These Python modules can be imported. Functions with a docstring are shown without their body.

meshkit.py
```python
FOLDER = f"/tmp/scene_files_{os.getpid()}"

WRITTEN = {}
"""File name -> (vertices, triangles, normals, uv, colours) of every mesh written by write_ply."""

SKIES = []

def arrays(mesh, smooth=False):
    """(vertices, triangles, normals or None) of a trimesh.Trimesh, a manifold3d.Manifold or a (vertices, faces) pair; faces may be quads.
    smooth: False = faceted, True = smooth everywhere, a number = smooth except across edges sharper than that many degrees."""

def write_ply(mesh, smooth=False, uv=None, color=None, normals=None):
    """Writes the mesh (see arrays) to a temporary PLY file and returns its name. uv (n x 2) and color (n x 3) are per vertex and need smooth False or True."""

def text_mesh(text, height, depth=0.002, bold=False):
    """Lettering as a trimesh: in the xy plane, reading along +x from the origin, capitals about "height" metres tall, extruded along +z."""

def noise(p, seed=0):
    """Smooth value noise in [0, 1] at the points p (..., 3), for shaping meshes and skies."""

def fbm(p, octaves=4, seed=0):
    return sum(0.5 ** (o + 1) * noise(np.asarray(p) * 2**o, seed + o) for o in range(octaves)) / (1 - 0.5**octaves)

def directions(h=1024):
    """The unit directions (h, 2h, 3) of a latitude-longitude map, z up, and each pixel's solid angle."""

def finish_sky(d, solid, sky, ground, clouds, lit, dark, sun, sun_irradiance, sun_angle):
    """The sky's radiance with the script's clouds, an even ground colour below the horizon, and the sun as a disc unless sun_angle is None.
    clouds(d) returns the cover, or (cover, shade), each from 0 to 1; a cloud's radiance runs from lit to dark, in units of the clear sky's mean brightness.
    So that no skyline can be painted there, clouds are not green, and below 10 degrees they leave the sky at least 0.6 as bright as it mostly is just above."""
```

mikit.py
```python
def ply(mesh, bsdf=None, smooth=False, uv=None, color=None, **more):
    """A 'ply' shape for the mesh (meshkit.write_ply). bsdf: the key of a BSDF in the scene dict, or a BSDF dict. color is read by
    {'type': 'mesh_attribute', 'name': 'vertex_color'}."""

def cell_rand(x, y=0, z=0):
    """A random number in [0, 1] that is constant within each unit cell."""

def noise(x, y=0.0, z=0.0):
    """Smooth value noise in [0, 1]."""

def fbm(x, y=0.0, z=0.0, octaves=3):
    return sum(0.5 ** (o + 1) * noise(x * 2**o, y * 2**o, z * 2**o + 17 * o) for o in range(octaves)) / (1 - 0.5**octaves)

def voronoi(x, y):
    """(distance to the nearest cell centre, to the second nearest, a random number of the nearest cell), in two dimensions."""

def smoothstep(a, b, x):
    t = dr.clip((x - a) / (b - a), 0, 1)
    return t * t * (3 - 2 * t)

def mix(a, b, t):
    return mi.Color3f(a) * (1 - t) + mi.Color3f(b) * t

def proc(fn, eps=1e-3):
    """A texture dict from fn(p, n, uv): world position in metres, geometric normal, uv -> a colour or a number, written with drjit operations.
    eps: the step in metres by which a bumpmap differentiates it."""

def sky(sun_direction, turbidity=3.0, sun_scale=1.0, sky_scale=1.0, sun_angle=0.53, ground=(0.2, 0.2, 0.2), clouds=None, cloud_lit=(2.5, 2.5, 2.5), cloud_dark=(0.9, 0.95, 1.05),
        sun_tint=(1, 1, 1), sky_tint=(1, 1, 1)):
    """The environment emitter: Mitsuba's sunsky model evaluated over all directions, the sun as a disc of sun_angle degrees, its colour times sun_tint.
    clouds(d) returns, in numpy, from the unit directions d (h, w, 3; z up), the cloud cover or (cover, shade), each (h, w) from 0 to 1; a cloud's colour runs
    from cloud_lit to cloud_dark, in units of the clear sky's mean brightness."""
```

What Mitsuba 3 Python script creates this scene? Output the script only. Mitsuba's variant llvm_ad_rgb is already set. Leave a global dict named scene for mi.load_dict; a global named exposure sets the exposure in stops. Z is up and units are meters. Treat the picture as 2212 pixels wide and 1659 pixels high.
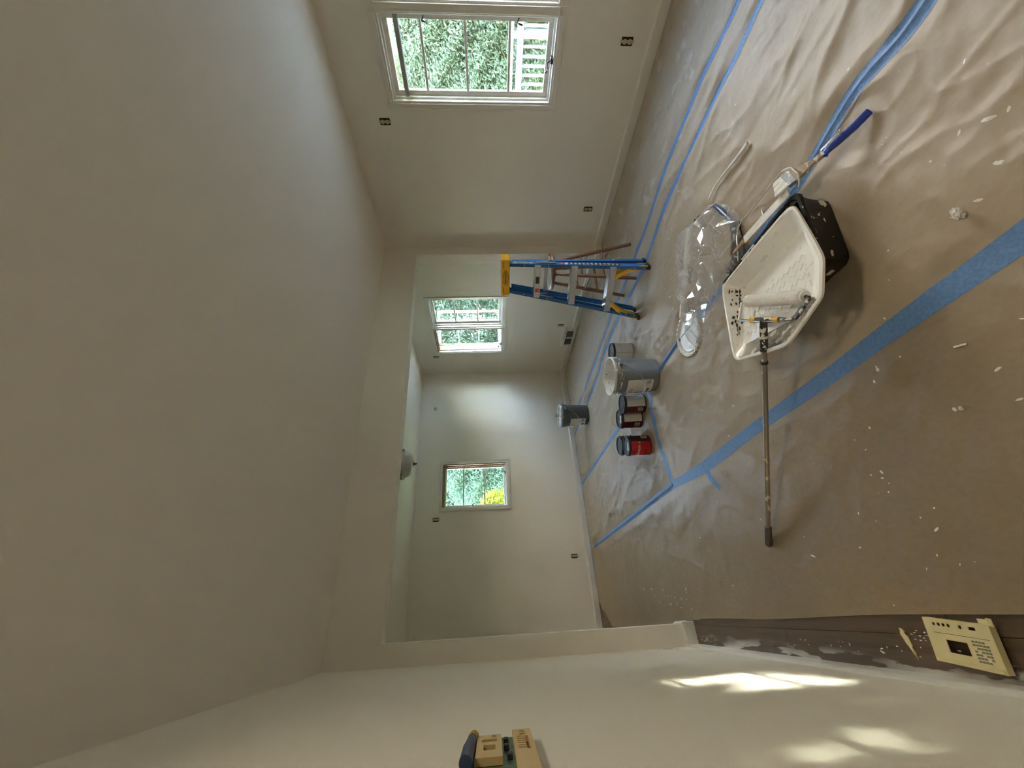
import math, random
import numpy as np, trimesh, manifold3d as m3, drjit as dr, mitsuba as mi
import mikit, meshkit
from shapely.geometry import Polygon, Point, box as sbox
from shapely.ops import unary_union

rng = np.random.default_rng(7)
V = lambda *a: np.array(a, float)
def srgb(r, g, b):
    c = np.array([r, g, b], float) / 255
    return [float(x) for x in np.where(c < 0.04045, c / 12.92, ((c + 0.055) / 1.055) ** 2.4)]

# ------------------------------------------------------------------ camera, sky, exposure
scene, labels = {}, {}
YAW, PITCH, ROLL, FPX = 0.5274, 0.0620, 0.0296, 860.7094
fwd = V(math.sin(YAW) * math.cos(PITCH), math.cos(YAW) * math.cos(PITCH), -math.sin(PITCH))
rt = V(math.cos(YAW), -math.sin(YAW), 0)
dn = np.cross(fwd, rt)
right = math.cos(ROLL) * rt + math.sin(ROLL) * dn            # the phone was held on its side: the picture's up is the room's right
EYE = V(0, 0, 1.35)
scene['camera'] = {'type': 'perspective', 'fov_axis': 'x', 'fov': 2 * math.degrees(math.atan(1106 / FPX)), 'near_clip': 0.02, 'far_clip': 400.0,
                   'to_world': mi.ScalarTransform4f().look_at(EYE.tolist(), (EYE + fwd).tolist(), right.tolist())}
SUN = V(1, -0.08, 0.27); SUN /= np.linalg.norm(SUN)
scene['sky'] = mikit.sky(SUN.tolist(), turbidity=3.0, sun_scale=27.0, sky_scale=240.0, ground=(0.10, 0.12, 0.07), sun_tint=(1.0, 0.80, 0.50), sky_tint=(1.11, 0.995, 0.95))
exposure = 0.5
LAMP = 38.0                                                    # the near room's ceiling lamp (its builder is below)

# ------------------------------------------------------------------ materials
def mat(key, rgb=(0.5, 0.5, 0.5), rough=0.5, spec=0.5, metal=0.0, bump=None, scale=0.001, **kw):
    d = {'type': 'principled', 'base_color': rgb if isinstance(rgb, dict) else {'type': 'rgb', 'value': list(rgb)}, 'roughness': rough if isinstance(rough, dict) else float(rough),
         'specular': float(spec), 'metallic': float(metal), **kw}
    if bump is not None:
        d = {'type': 'bumpmap', 'arbitrary': mikit.proc(bump), 'scale': float(scale), 'bsdf': d}
    scene[key] = {'type': 'twosided', 'bsdf': d}

N, FB, MIX, SS = mikit.noise, mikit.fbm, mikit.mix, mikit.smoothstep
def wall_fn(p, n, uv):
    g = FB(p.x * 2.1, p.y * 2.1, p.z * 2.1, 3)
    c = MIX((0.835, 0.785, 0.695), (0.855, 0.805, 0.715), g)
    d = dr.sqrt(dr.square(p.x - 2.958) + dr.square((p.y - 5.80) * 0.3) + dr.square(p.z - 2.194))
    return MIX((0.36, 0.34, 0.31), c, SS(0.022, 0.055, d + 0.02 * N(p.x * 60, p.z * 60)))     # one grey patch high on the far wall
mat('m_wall', mikit.proc(wall_fn), 0.6, 0.3)
mat('m_ceiling', (0.83, 0.775, 0.685), 0.8, 0.2)
mat('m_wall_tan', (0.66, 0.52, 0.36), 0.6, 0.3)
mat('m_trim', (0.85, 0.82, 0.755), 0.3, 0.5)
def paper_fn(p, n, uv):
    g = FB(p.x * 1.7, p.y * 1.7, 3.0, 4)
    f = FB(p.x * 90, p.y * 60, 0.0, 2)
    c = MIX((0.300, 0.236, 0.160), (0.405, 0.330, 0.238), 0.75 * g + 0.35 * f - 0.05)
    s = SS(0.66, 0.80, FB(p.x * 7 + 3, p.y * 7, 1.0, 4)) * SS(0.45, 0.7, N(p.x * 1.3, p.y * 1.3 + 9))
    return MIX(c, (0.60, 0.57, 0.52), 0.30 * s)                                               # dried roller spatter rubbed into the paper
mat('m_paper', mikit.proc(paper_fn), 0.55, 0.35)
def paper_brown_fn(p, n, uv):
    g = FB(p.x * 1.9, p.y * 1.7, 5.0, 4)
    f = FB(p.x * 90, p.y * 60, 0.0, 2)
    return MIX((0.190, 0.141, 0.084), (0.272, 0.210, 0.133), 0.75 * g + 0.35 * f - 0.05)
mat('m_paper_brown', mikit.proc(paper_brown_fn), 0.5, 0.4)                                     # a browner roll than the other sheets
def tape_fn(p, n, uv):
    f = FB(p.x * 160, p.y * 160, 0.0, 2)
    return MIX((0.080, 0.17, 0.35), (0.125, 0.240, 0.44), f)
mat('m_tape', mikit.proc(tape_fn), 0.55, 0.35)
def plank_fn(p, n, uv):
    g = FB(p.x * 60, p.y * 3.5, 0.0, 4)
    c = MIX((0.034, 0.021, 0.012), (0.080, 0.052, 0.031), g)
    edge = SS(0.090, 0.02, p.x + 0.242 + 0.05 * N(p.x * 30, p.y * 9, 4.0)) * SS(0.55, 0.60, FB(p.x * 26, p.y * 6, 2.0, 5))
    return MIX(c, (0.62, 0.60, 0.56), edge)                                                    # paint slopped over the planks along the wall
mat('m_plank', mikit.proc(plank_fn), 0.38, 0.5)
mat('m_subfloor', (0.05, 0.035, 0.025), 0.7)
mat('m_white_paint', (0.80, 0.79, 0.76), 0.35, 0.5)
mat('m_dry_white', (0.74, 0.72, 0.68), 0.6, 0.3)
def tray_fn(p, n, uv):
    f = FB(p.x * 34, p.y * 34, p.z * 34, 3)
    return MIX((0.88, 0.87, 0.845), (0.76, 0.73, 0.68), SS(0.66, 0.78, f))
mat('m_tray', mikit.proc(tray_fn), 0.28, 0.5)
def tub_fn(p, n, uv):
    f = FB(p.x * 26, p.y * 26, p.z * 26, 4)
    k = SS(0.105, 0.135, p.z + 0.02 * f)
    return MIX((0.006, 0.006, 0.0065), (0.72, 0.69, 0.64), SS(0.70, 0.72, f + 0.10 * k))       # paint splashed on the black plastic, most of it on the rim
mat('m_tub', mikit.proc(tub_fn), 0.45, 0.3)
def nap_fn(p, n, uv): return FB(p.x * 260, p.y * 260, p.z * 260, 2)
mat('m_nap', (0.90, 0.89, 0.87), 0.8, 0.2, bump=nap_fn, scale=0.006)
mat('m_black', (0.012, 0.012, 0.013), 0.4, 0.5)
def blackspl_fn(p, n, uv):
    f = FB(p.x * 70, p.y * 70, p.z * 70, 3)
    return MIX((0.012, 0.012, 0.013), (0.74, 0.72, 0.67), SS(0.60, 0.63, f))
mat('m_black_spattered', mikit.proc(blackspl_fn), 0.42, 0.45)
def pole_fn(p, n, uv):
    f = FB(p.x * 45, p.y * 45, p.z * 45, 3)
    return MIX((0.20, 0.175, 0.145), (0.55, 0.47, 0.38), SS(0.63, 0.68, f))
mat('m_pole', mikit.proc(pole_fn), 0.35, 0.6, 0.25)
mat('m_yellow', srgb(232, 176, 32), 0.42, 0.45)
mat('m_blue', srgb(32, 84, 136), 0.38, 0.5)
mat('m_alu', (0.60, 0.60, 0.60), 0.34, 0.5, 0.85)
mat('m_steel', (0.50, 0.49, 0.47), 0.28, 0.5, 0.95)
mat('m_label_white', (0.70, 0.70, 0.69), 0.5)
mat('m_label_red', srgb(196, 32, 28), 0.5)
mat('m_ink', (0.018, 0.018, 0.020), 0.55)
def wood_fn(p, n, uv):
    g = FB(p.x * 55, p.y * 55, p.z * 4, 3)
    return MIX((0.105, 0.042, 0.020), (0.235, 0.105, 0.052), g)
mat('m_stool', mikit.proc(wood_fn), 0.35, 0.5)
mat('m_stool_top', (0.34, 0.31, 0.29), 0.3, 0.6)
def neck_fn(p, n, uv): return MIX((0.36, 0.27, 0.18), (0.74, 0.72, 0.67), SS(0.50, 0.55, FB(p.x * 50, p.y * 50, p.z * 50, 3)))
mat('m_neck', mikit.proc(neck_fn), 0.45)
mat('m_bare_wood', srgb(150, 118, 86), 0.6)
mat('m_bucket_grey', srgb(104, 110, 113), 0.42, 0.45)
mat('m_bucket_dark', srgb(62, 66, 68), 0.42, 0.45)
def bucket_in_fn(p, n, uv):
    f = FB(p.x * 42, p.y * 42, p.z * 70, 3)
    return MIX((0.82, 0.81, 0.79), (0.03, 0.03, 0.03), SS(0.66, 0.69, f) * SS(0.30, 0.345, p.z))
mat('m_bucket_in', mikit.proc(bucket_in_fn), 0.4, 0.5)
def rim_fn(p, n, uv):
    f = FB(p.x * 34, p.y * 34, p.z * 90, 4)
    return MIX((0.17, 0.18, 0.18), (0.78, 0.77, 0.74), SS(0.60, 0.63, f))
mat('m_rim_splashed', mikit.proc(rim_fn), 0.35, 0.5)
mat('m_can_dark', srgb(58, 16, 20), 0.36, 0.5)
mat('m_can_red', srgb(172, 24, 22), 0.36, 0.5)
mat('m_can_lid', (0.016, 0.017, 0.018), 0.6, 0.25)
mat('m_can_silver', (0.42, 0.42, 0.41), 0.42, 0.5, 0.3)
mat('m_gold', srgb(176, 150, 60), 0.5)
mat('m_bronze', (0.03, 0.022, 0.017), 0.35, 0.5, 0.5)
mat('m_lamp_glass', (0.55, 0.53, 0.47), 0.3, 0.5)
mat('m_cream', srgb(226, 212, 164), 0.45, 0.4)
mat('m_cream_ink', srgb(112, 112, 92), 0.6)
mat('m_beige', srgb(206, 178, 128), 0.5, 0.35)
def pcb_fn(p, n, uv):
    f = FB(p.y * 130, p.z * 130, 0.0, 2)
    return MIX((0.035, 0.065, 0.030), (0.085, 0.135, 0.065), f)
mat('m_pcb', mikit.proc(pcb_fn), 0.35, 0.5)
mat('m_outlet', srgb(196, 182, 140), 0.4, 0.45)
mat('m_dark_hole', (0.016, 0.013, 0.010), 0.8, 0.2)
mat('m_grille', (0.20, 0.185, 0.16), 0.6)
mat('m_blue_handle', srgb(22, 52, 150), 0.3, 0.55)
mat('m_navy', srgb(34, 50, 86), 0.35, 0.5)
def bristle_fn(p, n, uv):
    f = FB((p.x - 0.2 * p.y) * 240, (p.y + 0.2 * p.x) * 18, p.z * 60, 3)
    return MIX((0.82, 0.81, 0.78), (0.50, 0.48, 0.45), SS(0.55, 0.75, f))
mat('m_bristle', mikit.proc(bristle_fn), 0.6, 0.3)
scene['m_glass'] = {'type': 'thindielectric', 'int_ior': 1.5}
def crease_fn(p, n, uv):
    a = FB(p.x * 22 + 2.0 * N(p.x * 7, p.y * 7, 3.0), p.y * 16, p.z * 20, 3)
    k = SS(0.955, 0.995, 1 - dr.abs(2 * a - 1)) * SS(0.35, 0.6, N(p.x * 9, p.y * 9, 8.0))
    return 0.18 + 0.22 * k                                                                      # clear film, whitened along its creases
scene['m_film'] = {'type': 'blendbsdf', 'weight': mikit.proc(crease_fn), 'a': {'type': 'thindielectric', 'int_ior': 1.55},
                   'b': {'type': 'principledthin', 'base_color': {'type': 'rgb', 'value': [0.86, 0.88, 0.90]}, 'roughness': 0.22, 'diff_trans': 1.0, 'spec_trans': 0.0, 'eta': 1.5}}
def smear_fn(p, n, uv): return 0.05 + 0.80 * SS(0.56, 0.62, FB(p.x * 30, p.y * 30, p.z * 30, 4))
scene['m_clear_side'] = {'type': 'blendbsdf', 'weight': mikit.proc(smear_fn), 'a': {'type': 'thindielectric', 'int_ior': 1.5}, 'b': {'type': 'twosided', 'bsdf': {'type': 'diffuse', 'reflectance': {'type': 'rgb', 'value': [0.7, 0.68, 0.63]}}}}
def leaf(key, c, trans=0.9):
    scene[key] = {'type': 'principledthin', 'base_color': {'type': 'rgb', 'value': list(c)}, 'roughness': 0.5, 'diff_trans': trans, 'spec_trans': 0.0, 'eta': 1.3}
leaf('m_leaf_green', (0.28, 0.32, 0.20)); leaf('m_leaf_deep', (0.16, 0.205, 0.14)); leaf('m_leaf_blue', (0.155, 0.215, 0.135)); leaf('m_leaf_lime', (0.36, 0.36, 0.06))
mat('m_bark', (0.16, 0.12, 0.09), 0.9, 0.1)
mat('m_deck', (0.30, 0.30, 0.285), 0.7, 0.2)
mat('m_grass', (0.12, 0.19, 0.07), 0.95, 0.05)
mat('m_frame_wood', srgb(120, 88, 62), 0.5)

# ------------------------------------------------------------------ helpers
CAT = trimesh.util.concatenate
def tm(man):
    me = man.to_mesh()
    return trimesh.Trimesh(me.vert_properties[:, :3], me.tri_verts, process=False)
def hull(pts):
    return tm(m3.Manifold.hull_points(np.asarray(pts, float)))
def obox(c, ax, half, bev=0.0):
    """Box about c with unit axes ax (3 rows) and half sizes; bev chamfers every edge."""
    c, ax, h = np.asarray(c, float), np.asarray(ax, float), np.asarray(half, float)
    pts = []
    for s in np.ndindex(2, 2, 2):
        sg = np.array(s) * 2 - 1.0
        if bev <= 0:
            pts.append(sg * h)
        else:
            for k in range(3):
                q = h - bev; q = q.copy(); q[k] = h[k]
                pts.append(sg * q)
    return hull(c + np.array(pts) @ ax)
I3 = np.eye(3)
def bx(x0, x1, y0, y1, z0, z1, bev=0.0):
    return obox(((x0 + x1) / 2, (y0 + y1) / 2, (z0 + z1) / 2), I3, (abs(x1 - x0) / 2, abs(y1 - y0) / 2, abs(z1 - z0) / 2), bev)
def unit(v): v = np.asarray(v, float); return v / np.linalg.norm(v)
def beam(a, b, w, h, side=(0, 0, 1), bev=0.0):
    """Bar from a to b, h thick along 'side' and w across it."""
    a, b = np.asarray(a, float), np.asarray(b, float)
    t = unit(b - a); s = np.asarray(side, float); s = unit(s - t * (s @ t)); o = np.cross(t, s)
    return obox((a + b) / 2, np.array([t, o, s]), (np.linalg.norm(b - a) / 2, w / 2, h / 2), bev)
def frames(p, up=None):
    p = np.asarray(p, float); t = np.gradient(p, axis=0); t /= np.linalg.norm(t, axis=1, keepdims=True) + 1e-12
    a = np.cross(t[0], [0, 0, 1.0] if abs(t[0][2]) < 0.9 else [1.0, 0, 0]); a /= np.linalg.norm(a); A = []
    for k in range(len(p)):
        a = a - t[k] * (a @ t[k]); a /= np.linalg.norm(a); A.append(a)
    A = np.array(A); return t, A, np.cross(t, A)
def tube(p, r, n=10, caps=True, squash=1.0):
    p = np.asarray(p, float); t, A, B = frames(p); r = np.broadcast_to(np.asarray(r, float), (len(p),))
    an = np.arange(n) * 2 * math.pi / n
    v = p[:, None] + r[:, None, None] * (np.cos(an)[None, :, None] * A[:, None] + squash * np.sin(an)[None, :, None] * B[:, None])
    v = v.reshape(-1, 3); f = []
    for i in range(len(p) - 1):
        for j in range(n):
            a0, a1 = i * n + j, i * n + (j + 1) % n
            f += [[a0, a1, a1 + n], [a0, a1 + n, a0 + n]]
    if caps:
        v = np.vstack([v, p[0], p[-1]]); k = len(v) - 2; e = (len(p) - 1) * n
        for j in range(n):
            f += [[k, (j + 1) % n, j], [k + 1, e + j, e + (j + 1) % n]]
    return trimesh.Trimesh(v, f, process=False)
def lathe(prof, c=(0, 0, 0), n=48, a0=0.0, a1=2 * math.pi):
    prof = np.asarray(prof, float); full = abs(a1 - a0 - 2 * math.pi) < 1e-6
    an = a0 + np.arange(n if full else n + 1) * (a1 - a0) / n; m = len(an)
    v = np.stack([prof[:, 0, None] * np.cos(an), prof[:, 0, None] * np.sin(an), np.broadcast_to(prof[:, 1, None], (len(prof), m))], -1).reshape(-1, 3) + np.asarray(c, float); f = []
    for i in range(len(prof) - 1):
        for j in range(m if full else m - 1):
            p0, p1 = i * m + j, i * m + (j + 1) % m
            f += [[p0, p1, p1 + m], [p0, p1 + m, p0 + m]]
    me = trimesh.Trimesh(v, f, process=False); me.update_faces(me.area_faces > 1e-12); return me
def patch(c, r0, r1, z0, z1, a0, a1, t=0.0012, n=14):
    """A label bent round a (tapering) can: azimuth a0..a1 in degrees, z0..z1."""
    a0, a1 = math.radians(a0), math.radians(a1)
    return lathe([(r0 + 0.0002, z0), (r0 + t, z0), (r1 + t, z1), (r1 + 0.0002, z1)], c, n, a0, a1)
def bend(me, c, r, adeg, z, t=0.0016):
    """Lettering wrapped round a can, its middle at azimuth adeg, its base at height z; t is how proud it stands."""
    v = np.array(me.vertices); mid = (v[:, 0].min() + v[:, 0].max()) / 2
    a = math.radians(adeg) + (v[:, 0] - mid) / r
    rr = r + t * (0.3 + v[:, 2] / max(v[:, 2].max(), 1e-9))
    return trimesh.Trimesh(np.stack([c[0] + rr * np.cos(a), c[1] + rr * np.sin(a), c[2] + z + v[:, 1]], 1), me.faces, process=False)
def extr(poly, h, fn):
    """Shapely polygon extruded by h; fn maps (a, b, c) columns to world points."""
    parts = [trimesh.creation.extrude_polygon(g, h, engine='earcut') for g in getattr(poly, 'geoms', [poly])]
    me = CAT(parts); v = me.vertices
    return trimesh.Trimesh(fn(v[:, 0], v[:, 1], v[:, 2]), me.faces, process=False)
def placed(me, o, X, Y, Z):
    v = np.asarray(me.vertices)
    return trimesh.Trimesh(np.asarray(o, float) + v[:, :1] * np.asarray(X, float) + v[:, 1:2] * np.asarray(Y, float) + v[:, 2:3] * np.asarray(Z, float), me.faces, process=False)
def free(key):
    if key not in scene and not any(k.startswith(key + '__') for k in scene) and key not in labels: return key
    k = 1
    while True:
        q = f'{key}_{k:03d}'
        if q not in scene and q not in labels and not any(s.startswith(q + '__') for s in scene): return q
        k += 1
def add(key, me, m, smooth=False, parent=None, label=None):
    key = free(f'{parent}__{key}' if parent else key)
    scene[key] = mikit.ply(me if not isinstance(me, list) else CAT(me), m, smooth=smooth)
    if label: labels[key] = {'label': label}
    return key
def thing(key, label, cat, group=None):
    key = free(key); labels[key] = {'label': label, 'category': cat}
    if group: labels[key]['group'] = group
    return key
def single(key, me, m, label, cat, smooth=False, group=None, kind=None):
    key = add(key, me, m, smooth); labels[key] = {'label': label, 'category': cat}
    if group: labels[key]['group'] = group
    if kind: labels[key]['kind'] = kind
    return key
def struct(key, me=None, m=None, smooth=False, label=None):
    if me is not None: scene[key] = mikit.ply(me if not isinstance(me, list) else CAT(me), m, smooth=smooth)
    labels[key] = {'label': label or key.replace('_', ' '), 'kind': 'structure'}
    return key

# ------------------------------------------------------------------ the room (metres; x to the right wall, y towards the far wall)
R, L, D, F, H = 3.615, -0.242, 3.111, 5.800, 2.44
OL, OR, OH, TH = -0.111, 3.495, 2.087, 0.135
BACK, FARL = -1.3, -1.3
def wall_x(x0, th, poly): return extr(poly, th, lambda a, b, c: np.stack([x0 + c, a, b], 1))
def wall_y(y0, th, poly): return extr(poly, th, lambda a, b, c: np.stack([a, y0 + c, b], 1))
holes_r = [sbox(0.50, 0.765, 1.659, 2.045), sbox(3.964, 1.102, 5.172, 2.10)]
struct('wall_right', wall_x(R, 0.14, Polygon([(BACK, -0.014), (F, -0.014), (F, H), (BACK, H)]).difference(unary_union(holes_r))), 'm_wall', label='long painted wall with the windows on the right')
struct('wall_left', wall_x(L - 0.12, 0.12, sbox(BACK, -0.014, D + TH, H)), 'm_wall', label='painted wall on the left, flecked with sunlight')
struct('wall_far', wall_y(F, 0.14, sbox(FARL, -0.014, R + 0.14, H).difference(sbox(1.367, 1.10, 2.012, 2.045))), 'm_wall', label='far wall of the second room')
struct('wall_middle', wall_y(D, TH, sbox(L, -0.014, R, H).difference(sbox(OL, -0.02, OR, OH))), 'm_wall', label='wall with the wide cased opening between the two rooms')
struct('wall_back', wall_y(BACK - 0.12, 0.12, sbox(L - 0.12, 0, R + 0.14, H)), 'm_wall', label='wall behind the camera')
struct('wall_far_left', wall_x(FARL - 0.12, 0.12, sbox(D, 0, F + 0.14, H)), 'm_wall', label='left wall of the second room')
struct('wall_side', wall_y(D, TH, sbox(FARL, 0, L - 0.12, H)), 'm_wall', label='wall of the second room beside the opening')
struct('ceiling', bx(FARL - 0.12, R + 0.14, BACK - 0.12, F + 0.14, H, H + 0.12), 'm_ceiling', label='plain painted ceiling')
struct('floor', bx(FARL - 0.12, R + 0.14, BACK - 0.12, F + 0.14, -0.15, -0.014), 'm_subfloor', label='dark floor under the paper')
roof = struct('roof', hull([(x, y, z) for x in (FARL - 0.6, R + 0.34) for y in (BACK - 0.7, F + 0.4) for z in (2.60, 2.78)]), 'm_trim', label='roof with its eaves')

# planks of the bare strip along the left wall and in the far left corner
for row, (xa, xb) in enumerate(((-0.2415, -0.1245), (-0.1235, -0.0065), (-0.0055, 0.1115), (0.1125, 0.2295))):
    y = (-1.29, -0.95, -1.15, -0.7)[row]
    while y < F - 0.05:
        ln = 1.05 + 0.5 * ((row * 37 + int((y + 5) * 10) * 17) % 11) / 11
        e = min(y + ln, F - 0.002)
        if e > 0.2 and not (row >= 2 and e < 5.0):
            add('plank', bx(xa, xb, y + 0.0008, e - 0.0008, -0.013, 0.0, 0.0012), 'm_plank', parent='floor')
        y = e
        if y < D < y + 0.2: y = y
# baseboards
BB, BT = 0.085, 0.013
def base_prof(run_a, run_b, nrm):
    """Baseboard between two floor points, standing off the wall along nrm; rounded top edge."""
    a, b, n = V(*run_a, 0), V(*run_b, 0), V(*nrm, 0)
    prof = [(0, 0.001), (BT, 0.001), (BT, BB - 0.016), (BT - 0.003, BB - 0.007), (BT - 0.007, BB - 0.001), (0, BB)]
    pts = [[a + n * o + V(0, 0, z) for o, z in prof], [b + n * o + V(0, 0, z) for o, z in prof]]
    return hull(np.array(pts).reshape(-1, 3))
struct('baseboard_right', CAT([base_prof((R, BACK), (R, D), (-1, 0)), base_prof((R, D + TH), (R, 4.60), (-1, 0)), base_prof((R, 5.03), (R, F), (-1, 0))]), 'm_trim', label='white baseboard along the right wall')
struct('baseboard_left', base_prof((L, BACK), (L, D), (1, 0)), 'm_trim', label='white baseboard along the left wall')
struct('baseboard_far', base_prof((FARL, F), (R, F), (0, -1)), 'm_trim', label='white baseboard along the far wall')
struct('baseboard_pillar', CAT([base_prof((L, D), (OL + BT, D), (0, -1)), base_prof((OL, D - BT), (OL, D + TH), (1, 0)), base_prof((OR - BT, D), (R, D), (0, -1)), base_prof((OR, D), (OR, D + TH), (-1, 0))]), 'm_trim', label='white baseboard wrapped round the ends of the middle wall')

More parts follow.
